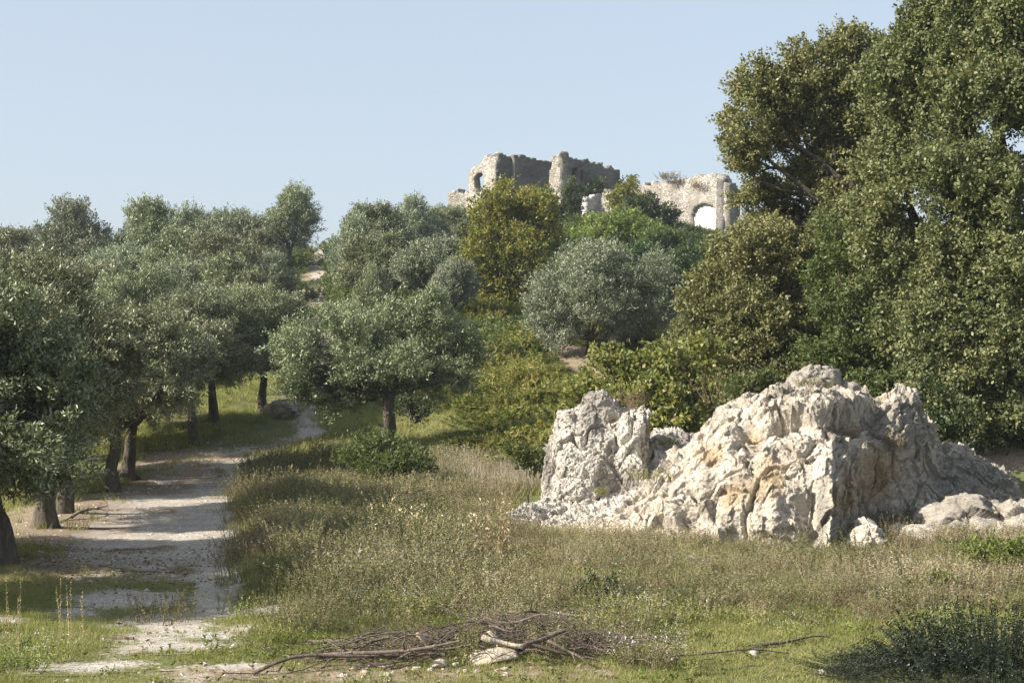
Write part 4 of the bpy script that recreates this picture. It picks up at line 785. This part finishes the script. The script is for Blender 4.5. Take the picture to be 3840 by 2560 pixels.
# bigger separate forbs standing out of the meadow
wv, wt, _ = weeds(R, 14, .85, .14, 22, .06, .018, K=10, lean=.32, tv=.2)
x, y = pts(1800, 20.5, 50, 235, 1260, lambda x, y, px: tallness(x, y, px) * (.35 + .65 * sstep(520, 380, px))); P = ground_pts(x, y); pq = px_of(x, y)
V, F, T = scatter(wv, wt, 3, P, R.random(len(P)) * 6.3, .9 + .6 * R.random(len(P)), .25 * R.normal(size=len(P)) - .15, (.5 + .6 * R.random(len(P))) * (.6 + .45 * sstep(20, 25, y)) * (1 - .3 * sstep(430, 540, pq)))
tag(mesh('meadow_forbs', V, F, M['weed'], attrs={'tint': T}), 'coarse branching weeds standing out of the meadow grass', 'weeds', kind='stuff')
# dry pale stalks before the bracken slope
gv, gt = blades(R, 14, .25, .85, .012, .16)
def dryz(x, y, px): return np.exp(-.5 * ((y - 45.5) / 2.4) ** 2) * sstep(400, 450, px) * sstep(560, 530, px)
x, y = pts(9000, 24, 50, 250, 1000, dryz); x, y = x[~inrock(x, y)], y[~inrock(x, y)]; P = ground_pts(x, y)
V, F, T = scatter(gv, gt, 3, P, R.random(len(P)) * 6.3, np.ones(len(P)), .15 * R.normal(size=len(P)), (.6 + .5 * R.random(len(P))))
tag(mesh('dry_stalks', V, F, M['dry'], attrs={'tint': T}), 'pale dry stalks standing at the back of the meadow', 'dry weeds', kind='stuff')
# bracken slope
wv, wt, _ = weeds(R, 7, .75, .28, 16, .24, .07, K=8, lean=.5, tv=.22)
def brk(x, y, px):
    nz = fbm(np.c_[x, y] / 3, 3, 61); lo = np.interp(px, [440, 470, 520, 600, 680], [50, 47.5, 46.5, 45.5, 44])
    return sstep(440, 475, px + 12 * nz) * (y > lo) * sstep(700, 690, px) * (1 - .985 * (bank(x, y) + 1.2 * nz < 4.6)) * (y < 95)
x, y = pts(9000, 44, 95, 430, 700, brk); P = ground_pts(x, y); hn = fbm(np.c_[x, y] / 1.4, 2, 63)
V, F, T = scatter(wv, wt, 3, P, R.random(len(P)) * 6.3, 1 + .4 * R.random(len(P)), .4 * hn + .12 * R.normal(size=len(P)) - .05, (.8 + .5 * R.random(len(P))) * np.clip(.75 + 1.6 * hn, .3, 1.8) * (.72 - .5 * sstep(11, 6, bank(x, y)) * (y < 84)))
tag(mesh('bracken', V, F, M['bracken'], attrs={'tint': T}), 'green and rust coloured bracken covering the slope below the castle', 'bracken', kind='stuff')
# scrub over the far hill
def hill(x, y, px): d, c, h = track(x, y); return (bank(x, y) > 5.5) * sig((np.abs(d) * np.sign(d) - .2) / .2) * (.3 + .7 * (px > 330))
x, y = pts(9000, 72, 160, -60, 900, hill); P = ground_pts(x, y); hn = fbm(np.c_[x, y] / 5, 3, 64)
V, F, T = scatter(wv, wt, 3, P, R.random(len(P)) * 6.3, 1.5 + .6 * R.random(len(P)), .25 * hn, (.7 + .6 * R.random(len(P))) * (1 + .5 * hn))
tag(mesh('hillside_scrub', V, F, M['green'], attrs={'tint': T}), 'low green scrub covering the hillside between the trees', 'scrub', kind='stuff')
# gravel and stones
def stones(n, fn, y0, y1, x0, x1, size, name, label, mat='whiterock', kind='stuff'):
    x, y = pts(n, y0, y1, x0, x1, fn); P = ground_pts(x, y); o = np.array([[1, 0, 0], [0, 1, 0], [-1, 0, 0], [0, -1, 0], [0, 0, .75], [0, 0, -.5]]); f = np.array([[0, 1, 4], [1, 2, 4], [2, 3, 4], [3, 0, 4]])
    pv = np.array([(o * (1 + .35 * R.normal(size=(6, 3))))[f].reshape(-1, 3) for _ in range(12)]); s = size * (.4 + R.random(len(P)) ** 3 * 2.2)
    V, F, T = scatter(pv, np.zeros(pv.shape[:2]), 3, P, R.random(len(P)) * 6.3, s, np.zeros(len(P)), s * .8)
    z = np.zeros(len(V)); return tag(mesh(name, V, F, M[mat], attrs={'ochre': z, 'weather_shade': z + .1}), label, 'gravel', kind=kind)
stones(42000, lambda x, y, px: np.clip(ground_masks(x, y)[0] + .2 * ground_masks(x, y)[1] + .02, 0, 1) * (.4 + .6 * (fbm(np.c_[x, y] * .8, 2, 71) > 0)), 15.5, 60, -40, 620, .024, 'gravel', 'white limestone chips strewn on the track')

# ------------------------------------------------------------------ brush pile and small things
def stick(name, label, a, b, r0, r1, seed, mat='stick', wob=.1, group=None, twigs=0, cat='branch', sides=7):
    r = np.random.default_rng(seed); a = np.array(a, float); b = np.array(b, float); q = curve(a, b, r, wob, 9, .02); A = Acc(); V, F = tube(q - a, np.linspace(r0, r1, 9), sides); A.add(V, F)
    for k in range(twigs):
        s = q[r.integers(3, 8)]; L = np.linalg.norm(b - a) * (.15 + .2 * r.random()); d = unit((b - a) / np.linalg.norm(b - a) + r.normal(size=3) * .6); e = s + d * L; e[2] = max(e[2], H(e[0], e[1]) + .01)
        V, F = tube(curve(s, e, r, .15, 5) - a, np.linspace(r1 * 1.1, .003, 5), 5); A.add(V, F)
    V, F, _ = A.out(); o = mesh(name, V, F, M[mat], smooth=True); o.location = a; tag(o, label, cat, group); return o
def gp(px, py, dz=0.0):
    """ground point seen at a picture position on the flat foreground"""
    d = 18.0
    for _ in range(6): d = (CAM_Z - H(X(px, d), d) - dz) * FP / (py - HY)
    return np.array([X(px, d), d, H(X(px, d), d) + dz])
r = np.random.default_rng(5); GB = 'cut branches heaped in the brush pile'
for i in range(115):
    t = r.random(); px = 330 + 320 * t + r.normal() * 10; side = 0 if px < 470 else 1
    hgt = .33 * math.exp(-((px - 500) / 95) ** 2) * r.random() ** .6 + .02; c = gp(px, 650 + 8 * r.normal() - (6 if side else -6), 0); L = .5 + 1.0 * r.random()
    an = (math.radians(12 if not side else -8) + r.normal() * .42); sl = (.13 if not side else -.16) + r.normal() * .14
    d = np.array([math.cos(an), math.sin(an) * .8, 0]); a = c - d * L / 2; b = c + d * L / 2; a[2] = max(H(a[0], a[1]) + .02, c[2] + hgt - sl * L / 2); b[2] = max(H(b[0], b[1]) + .02, c[2] + hgt + sl * L / 2)
    if r.random() < .3: a, b = b, a
    stick('branch', 'cut grey brown branch lying among the others in the brush pile', a, b, .007 + .016 * r.random() ** 2.5, .004, 300 + i, group=GB, twigs=r.integers(0, 4), wob=.16, mat='stick')
for lab, p, q, r0, r1, mt, tw in [
    ('long straight branch reaching furthest left from the brush pile', (253, 673, .02), (400, 655, .1), .024, .014, 'stick', 1),
    ('dark pointed branch sticking out at the upper left of the brush pile', (308, 640, .05), (345, 652, .05), .018, .035, 'stick', 0),
    ('long branch sloping up left to the top of the brush pile', (318, 655, .04), (460, 640, .38), .03, .015, 'stick', 2),
    ('thick dark branch sloping up right from the brush pile', (520, 650, .22), (565, 630, .36), .04, .02, 'stick', 1),
    ('pale peeled log on top of the brush pile', (482, 636, .38), (524, 645, .26), .042, .022, 'pale_wood', 0),
    ('long pale branch running down right from the peeled log', (520, 645, .26), (600, 660, .05), .028, .012, 'stick', 1),
    ('dark branch falling to the right end of the brush pile', (548, 640, .3), (592, 668, .02), .022, .01, 'stick', 2),
    ('thin pale branch lying in the grass right of the brush pile', (620, 662, .03), (790, 653, .04), .016, .006, 'stick', 2),
    ('forked grey branch lying in the grass far right of the brush pile', (750, 646, .03), (830, 636, .05), .03, .008, 'stick', 1),
    ('short curved twig in the short grass near the dark bush', (722, 668, .03), (765, 664, .02), .012, .006, 'stick', 1),
    ('thin twig standing up beside the curved one', (762, 676, .02), (783, 660, .2), .008, .004, 'stick', 0),
    ('straight stick on the bare ground at the bottom left of the pile', (212, 672, .02), (262, 680, .02), .016, .008, 'stick', 0),
    ('small stick on the grass left of the brush pile', (262, 648, .02), (296, 644, .02), .01, .005, 'pale_wood', 0),
    ('short dark log lying across the faded track', (112, 637, .02), (134, 638, .02), .035, .03, 'stick', 0),
    ('branchy dead stick fallen under the second olive trunk', (72, 517, .05), (108, 505, .25), .03, .01, 'stick', 3),
    ('long dry stick lying along the roots of the left olive row', (55, 520, .05), (100, 508, .1), .035, .012, 'pale_wood', 1)]:
    stick('branch' if 'log' not in lab else 'log', lab, gp(*p), gp(*q), r0, r1, hash(len(lab) * 7 + int(p[0])) % 9999, mat=mt, twigs=tw, wob=.1)
def plank(name, label, p, rz, tilt, L, wd, th, seed, bend=.08):
    r = np.random.default_rng(seed); n, m = 16, 8; u, v = np.meshgrid(np.linspace(-.5, .5, n), np.linspace(-.5, .5, m), indexing='ij'); tp = (1 - .45 * np.abs(u * 2) ** 2)
    top = np.stack([u * L, v * wd * tp, bend * np.cos(u * 3) - bend + .02 * vnoise(np.c_[u.ravel() * 4, v.ravel() * 5], seed).reshape(u.shape) - 1.2 * (v * wd) ** 2], -1); bot = top - (0, 0, th); V = np.concatenate([top.reshape(-1, 3), bot.reshape(-1, 3)]); k = n * m; idx = np.arange(k).reshape(n, m); F = []
    for i in range(n - 1):
        for j in range(m - 1): q = (idx[i, j], idx[i + 1, j], idx[i + 1, j + 1], idx[i, j + 1]); F += [q, tuple(k + z for z in q[::-1])]
    for i in range(n - 1): F += [(idx[i, 0], idx[i, 0] + k, idx[i + 1, 0] + k, idx[i + 1, 0]), (idx[i, -1], idx[i + 1, -1], idx[i + 1, -1] + k, idx[i, -1] + k)]
    for j in range(m - 1): F += [(idx[0, j], idx[0, j + 1], idx[0, j + 1] + k, idx[0, j] + k), (idx[-1, j], idx[-1, j] + k, idx[-1, j + 1] + k, idx[-1, j + 1])]
    o = mesh(name, V, np.array(F), M['pale_wood'], smooth=True); o.location = p; o.rotation_euler = (.5, tilt, rz); tag(o, label, 'wood'); return o
plank('wood_slab', 'large pale split slab of bark leaning at the foot of the brush pile', gp(492, 653, .12), .25, -.2, .62, .24, .02, 3)
plank('wood_slab', 'smaller pale slab of bark left of the large one', gp(476, 652, .08), -.1, -.1, .36, .15, .02, 4)
plank('wood_slab', 'upright pale splinter of wood in the brush pile', gp(499, 643, .2), .2, 1.35, .34, .08, .02, 5)
plank('wood_slab', 'short cut stump of pale wood at the front of the brush pile', gp(445, 661, .07), .9, .7, .2, .13, .05, 6)
plank('wood_slab', 'grey brown slab standing in the middle of the brush pile', gp(427, 642, .18), .4, 1.2, .3, .12, .02, 7)
# fine twig tangle
A = Acc(); rr = np.random.default_rng(9)
for i in range(900):
    px = 350 + 260 * rr.random(); c = gp(px, 650 + 6 * rr.normal(), 0); hgt = .3 * math.exp(-((px - 500) / 90) ** 2) * rr.random(); L = .15 + .35 * rr.random(); d = unit(rr.normal(size=3) * (1, .5, .35)); a = c + (0, 0, hgt + .03); b = a + d * L; b[2] = max(b[2], c[2] + .01)
    V, F = tube(curve(a, b, rr, .2, 4), np.linspace(.006, .002, 4), 4); A.add(V, F)
V, F, _ = A.out(); tag(mesh('twigs', V, F, M['stick']), 'fine dead twigs tangled through the brush pile', 'twigs', kind='stuff')
wv, wt, _ = weeds(R, 8, .4, .14, 20, .06, .018, K=6)
x, y = pts(9000, 15.6, 30, -60, 1060, lambda x, y, px: np.clip(.12 + .9 * ground_masks(x, y)[1] + .5 * (fbm(np.c_[x, y] / .8, 3, 91) > .15), 0, 1) * (tallness(x, y, px) < .5)); P = ground_pts(x, y) + (0, 0, .035); n = len(P)
V, F, T = leaves(P, unit(rdir(R, n) * (1, 1, .25)), .05 + .05 * R.random(n), .02 + .02 * R.random(n), R, R.random(n)); tag(mesh('leaf_litter', V, F, M['brownweed'], attrs={'tint': T}), 'dead brown leaves and chips lying in the foreground grass', 'leaf litter', kind='stuff')
wvb, wtb, _ = weeds(R, 5, .12, .12, 8, .06, .02, K=6, lean=.5)
x, y = pts(1500, 16, 24, -60, 1060, lambda x, y, px: (fbm(np.c_[x, y] / .9, 3, 92) > .12) * shortg(x, y, px)); P = ground_pts(x, y)
V, F, T = scatter(wvb, wtb, 3, P, R.random(len(P)) * 6.3, .7 + .7 * R.random(len(P)), .2 * R.normal(size=len(P)), .5 + .8 * R.random(len(P))); tag(mesh('low_herbs', V, F, M['lime'], attrs={'tint': T}), 'low broad leaved herbs dotted through the short grass', 'herbs', kind='stuff')
# white stones in front of the pile
rs = np.random.default_rng(12)
for i in range(26):
    px = 335 + 180 * rs.random(); py = 664 + 12 * rs.random(); p = gp(px, py); s = .015 + .035 * rs.random() ** 2
    boulder('stone', 'small white stone on the bare strip in front of the brush pile', px, p[1], s * 1.3, s, s * .8, 'rock', 40 + i, group='white stones on the bare strip', sub=22, pt=0)
for lab, px, py, s in [('round white stone in the short grass right of the brush pile', 754, 655, .06), ('small white stone right of the pile, left of the round one', 676, 659, .035), ('white crumpled stone near the dark bush at the bottom right', 823, 673, .05), ('white stone beside the tuft at the front of the track', 92, 617, .05)]:
    boulder('stone', lab, px, gp(px, py)[1], s * 1.3, s, s * .9, 'whiterock', 80 + px % 9, sub=20, pt=0)

# individual plants in the meadow
def plant(name, label, px, d, mat, stems, h, rad, nl, ll, wl, seed, cat='plant', lean=.2, group=None, heads=None, tv=.2):
    r = np.random.default_rng(seed); V, T, Fl = weeds(r, stems, h, rad, nl, ll, wl, K=1, lean=lean, tv=tv, flower=6 if heads else 0); b = base_px(px, d); n = len(V[0])
    if heads:
        root = empty(name, tuple(b)); tag(root, label, cat, group); mesh('leaves', V[0], np.arange(n).reshape(-1, 3), M[mat], root, attrs={'tint': np.clip(T[0], 0, 1)})
        f = Fl[0].reshape(-1, 3, 3); c = f.mean(1, keepdims=True); f = (c + (f - c) * heads[1]).reshape(-1, 3); mesh('flower_heads', f, np.arange(len(f)).reshape(-1, 3), M[heads[0]], root, attrs={'tint': np.full(len(f), .9)})['kind'] = 'stuff'; return root
    o = mesh(name, V[0], np.arange(n).reshape(-1, 3), M[mat], attrs={'tint': np.clip(T[0], 0, 1)}); o.location = b; tag(o, label, cat, group); return o
plant('thistle', 'tall dry golden thistle standing alone in the meadow left of the rubble', 496, 26.5, 'thistle', 16, 1.25, .3, 26, .08, .035, 201, 'thistle', .12, heads=('thistle', 2.6))
plant('thistle', 'dry brown thistle with pale heads below the bramble bush', 392, 28.5, 'thistle', 14, 1.0, .45, 18, .07, .03, 202, 'thistle', .2, heads=('thistle', 2.4))
plant('thistle', 'second dry brown thistle right of the first, below the bramble bush', 420, 28.0, 'thistle', 12, .9, .4, 18, .07, .03, 203, 'thistle', .2, heads=('thistle', 2.2))
plant('weed_tuft', 'yellow green tuft of weeds growing in the middle of the faded track', 160, 21.6, 'weed', 60, .52, .42, 14, .06, .014, 204, 'weeds')
plant('weed_tuft', 'sprig of green weeds at the right edge of the track in sun', 238, 21.4, 'grass', 12, .4, .2, 12, .06, .02, 205, 'weeds')
plant('weed_tuft', 'bushy green weeds leaning over the grass left of the pile', 298, 20.2, 'weed', 90, .5, .5, 16, .06, .016, 206, 'weeds', tv=.1)
plant('weed_tuft', 'rounded green weed clump in short grass above the left of the pile', 268, 19.0, 'grass', 60, .36, .35, 14, .05, .016, 207, 'weeds')
plant('weed_tuft', 'flowering tuft of weeds at the right end of the brush pile', 648, 17.6, 'weed', 70, .42, .32, 16, .05, .014, 208, 'weeds', heads=('flower', 1.0))
plant('weed_tuft', 'thin light green weed right of the flowering tuft', 690, 17.2, 'grass', 14, .42, .08, 16, .05, .014, 209, 'weeds')
plant('weed_tuft', 'light green weed standing in front of the pale bark slabs', 463, 17.9, 'grass', 12, .34, .09, 14, .06, .012, 210, 'weeds')
plant('weed_tuft', 'green weeds growing up through the middle of the brush pile', 476, 18.35, 'grass', 26, .42, .16, 14, .05, .014, 213, 'weeds')
plant('weed_tuft', 'dark green weeds in the hollow at the right of the brush pile', 545, 18.2, 'weed', 40, .45, .2, 14, .05, .014, 214, 'weeds')
plant('weed_tuft', 'low weeds in front of the left half of the brush pile', 400, 18.1, 'grass', 34, .22, .16, 12, .05, .014, 215, 'weeds')
plant('weed_tuft', 'dark dry shrubby weed at the right of the foreground meadow', 640, 19.8, 'weed', 50, .6, .3, 10, .06, .012, 211, 'weeds')
plant('weed_tuft', 'green and white flowering weeds at the lower left corner', 22, 17.8, 'grass', 60, .34, .45, 14, .06, .018, 212, 'weeds', heads=('flower', .9))
for i, (px, d, h, lab) in enumerate([(18, 18.4, 1.0, 'tall thin dry stalk at the left edge of the foreground'), (8, 18.9, .95, 'dry stalk leaning at the very left edge of the foreground'), (62, 19.3, .8, 'dry stalk with brown seed heads, left one of the pair by the track'), (70, 18.2, 1.1, 'tallest dry stalk by the track at the lower left'), (85, 19.8, .6, 'short dry stalk right of the tallest one at the lower left')]):
    plant('dry_stalk', lab, px, d, 'thistle', 2, h, .03, 40, .035, .014, 220 + i, 'dry plant', .05, tv=.1)
def perch(name, label, px, py, d, mat, stems, h, rad, seed, ll=.06, wl=.014, nl=10, cat='plant'):
    r = np.random.default_rng(seed); V, T, _ = weeds(r, stems, h, rad, nl, ll, wl, K=1, lean=.3); o = mesh(name, V[0], np.arange(len(V[0])).reshape(-1, 3), M[mat], attrs={'tint': np.clip(T[0], 0, 1)}); o.location = W(px, py, d); tag(o, label, cat)
perch('grass_tuft', 'grass tuft on the crest of the big rock below its grey cap', 812, 390, 33.6, 'drygrass', 60, .35, .35, 401)
perch('grass_tuft', 'dry brown tuft on the rock shelf under the right crest', 893, 447, 32.9, 'brownweed', 50, .38, .22, 402)
perch('grass_tuft', 'tuft growing in the hollow near the middle of the crest', 772, 412, 32.0, 'brownweed', 40, .28, .2, 403)
perch('grass_tuft', 'dry stalks on top of the smaller white rock at its right', 632, 408, 36.9, 'brownweed', 60, .55, .35, 404)
perch('grass_tuft', 'green tuft on the rubble right of the smaller rock', 668, 445, 37.0, 'grass', 40, .2, .25, 405)
perch('grass_tuft', 'strip of grass in the gully between rubble and big rock', 655, 480, 32.4, 'drygrass', 90, .28, .5, 406)
perch('grass_tuft', 'tiny green tuft on the rubble foot under the smaller rock', 600, 494, 33.8, 'grass', 30, .16, .14, 407)
perch('dry_plant', 'tall dry stems behind the crest of the big rock at its left', 722, 402, 36.0, 'brownweed', 40, 1.0, .6, 408)
for i_, (px_, py_, d_, lb_) in enumerate([(668, 181, 156.4, 'left'), (678, 186, 154.6, 'middle'), (702, 190, 151.6, 'right')]): perch('wall_plant', 'dry brown plant hanging on the arched wall, %s one of three' % lb_, px_, py_ - 1, d_, 'brownweed', 60, .9, .9, 410 + i_, .2, .06, 12)
# shrub at the lower right corner, shade put into its dark leaf colour
sp_ = np.random.default_rng(31)
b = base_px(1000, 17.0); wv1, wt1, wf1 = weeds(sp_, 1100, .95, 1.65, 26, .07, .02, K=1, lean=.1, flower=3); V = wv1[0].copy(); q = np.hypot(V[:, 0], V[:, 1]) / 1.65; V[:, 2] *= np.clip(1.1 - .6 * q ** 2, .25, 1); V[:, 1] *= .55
root = empty('dark_shrub', tuple(b)); tag(root, 'shade-darkened bushy shrub with upright sprays in the lower right corner', 'shrub'); mesh('foliage', V, np.arange(len(V)).reshape(-1, 3), M['shade_bush'], root, attrs={'tint': np.clip(wt1[0], 0, 1)})
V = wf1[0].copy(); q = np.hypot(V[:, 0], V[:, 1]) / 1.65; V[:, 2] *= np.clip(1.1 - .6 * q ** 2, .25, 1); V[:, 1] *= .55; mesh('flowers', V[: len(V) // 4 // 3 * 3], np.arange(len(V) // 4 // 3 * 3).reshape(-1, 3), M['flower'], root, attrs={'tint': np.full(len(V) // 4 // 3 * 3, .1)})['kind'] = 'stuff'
# prototypes were never linked; drop the unlinked holders
for pr in protos:
    for c in [c for c in bpy.data.objects if c.parent == pr and c.users == 0]: bpy.data.objects.remove(c)
print('built in %.1f s' % (time.time() - T0), 'faces', sum(len(o.data.polygons) for o in sc.objects if o.type == 'MESH'))

# thin late summer haze over the whole valley
def box(name, lo, hi, m):
    V = np.array([[x, y, z] for x in (lo[0], hi[0]) for y in (lo[1], hi[1]) for z in (lo[2], hi[2])]); F = np.array([[0, 1, 3, 2], [4, 6, 7, 5], [0, 4, 5, 1], [2, 3, 7, 6], [0, 2, 6, 4], [1, 5, 7, 3]]); return mesh(name, V, F, m)
hm = bpy.data.materials.new('haze_air'); hm.use_nodes = True; t = hm.node_tree; t.nodes.remove(t.nodes['Principled BSDF']); pv = t.nodes.new('ShaderNodeVolumePrincipled')
pv.inputs['Color'].default_value = (.82, .9, 1, 1); pv.inputs['Density'].default_value = .00025; pv.inputs['Anisotropy'].default_value = .2; t.links.new(pv.outputs[0], t.nodes['Material Output'].inputs['Volume'])
co_ = [o for o in sc.objects if o.type == 'MESH' and o.name.startswith('ground')][0]; zmin = min(v.co.z for v in co_.data.vertices)
tag(box('haze', (-4100, -700, zmin - 1), (4100, 4100, 36), hm), None, None, kind='stuff')
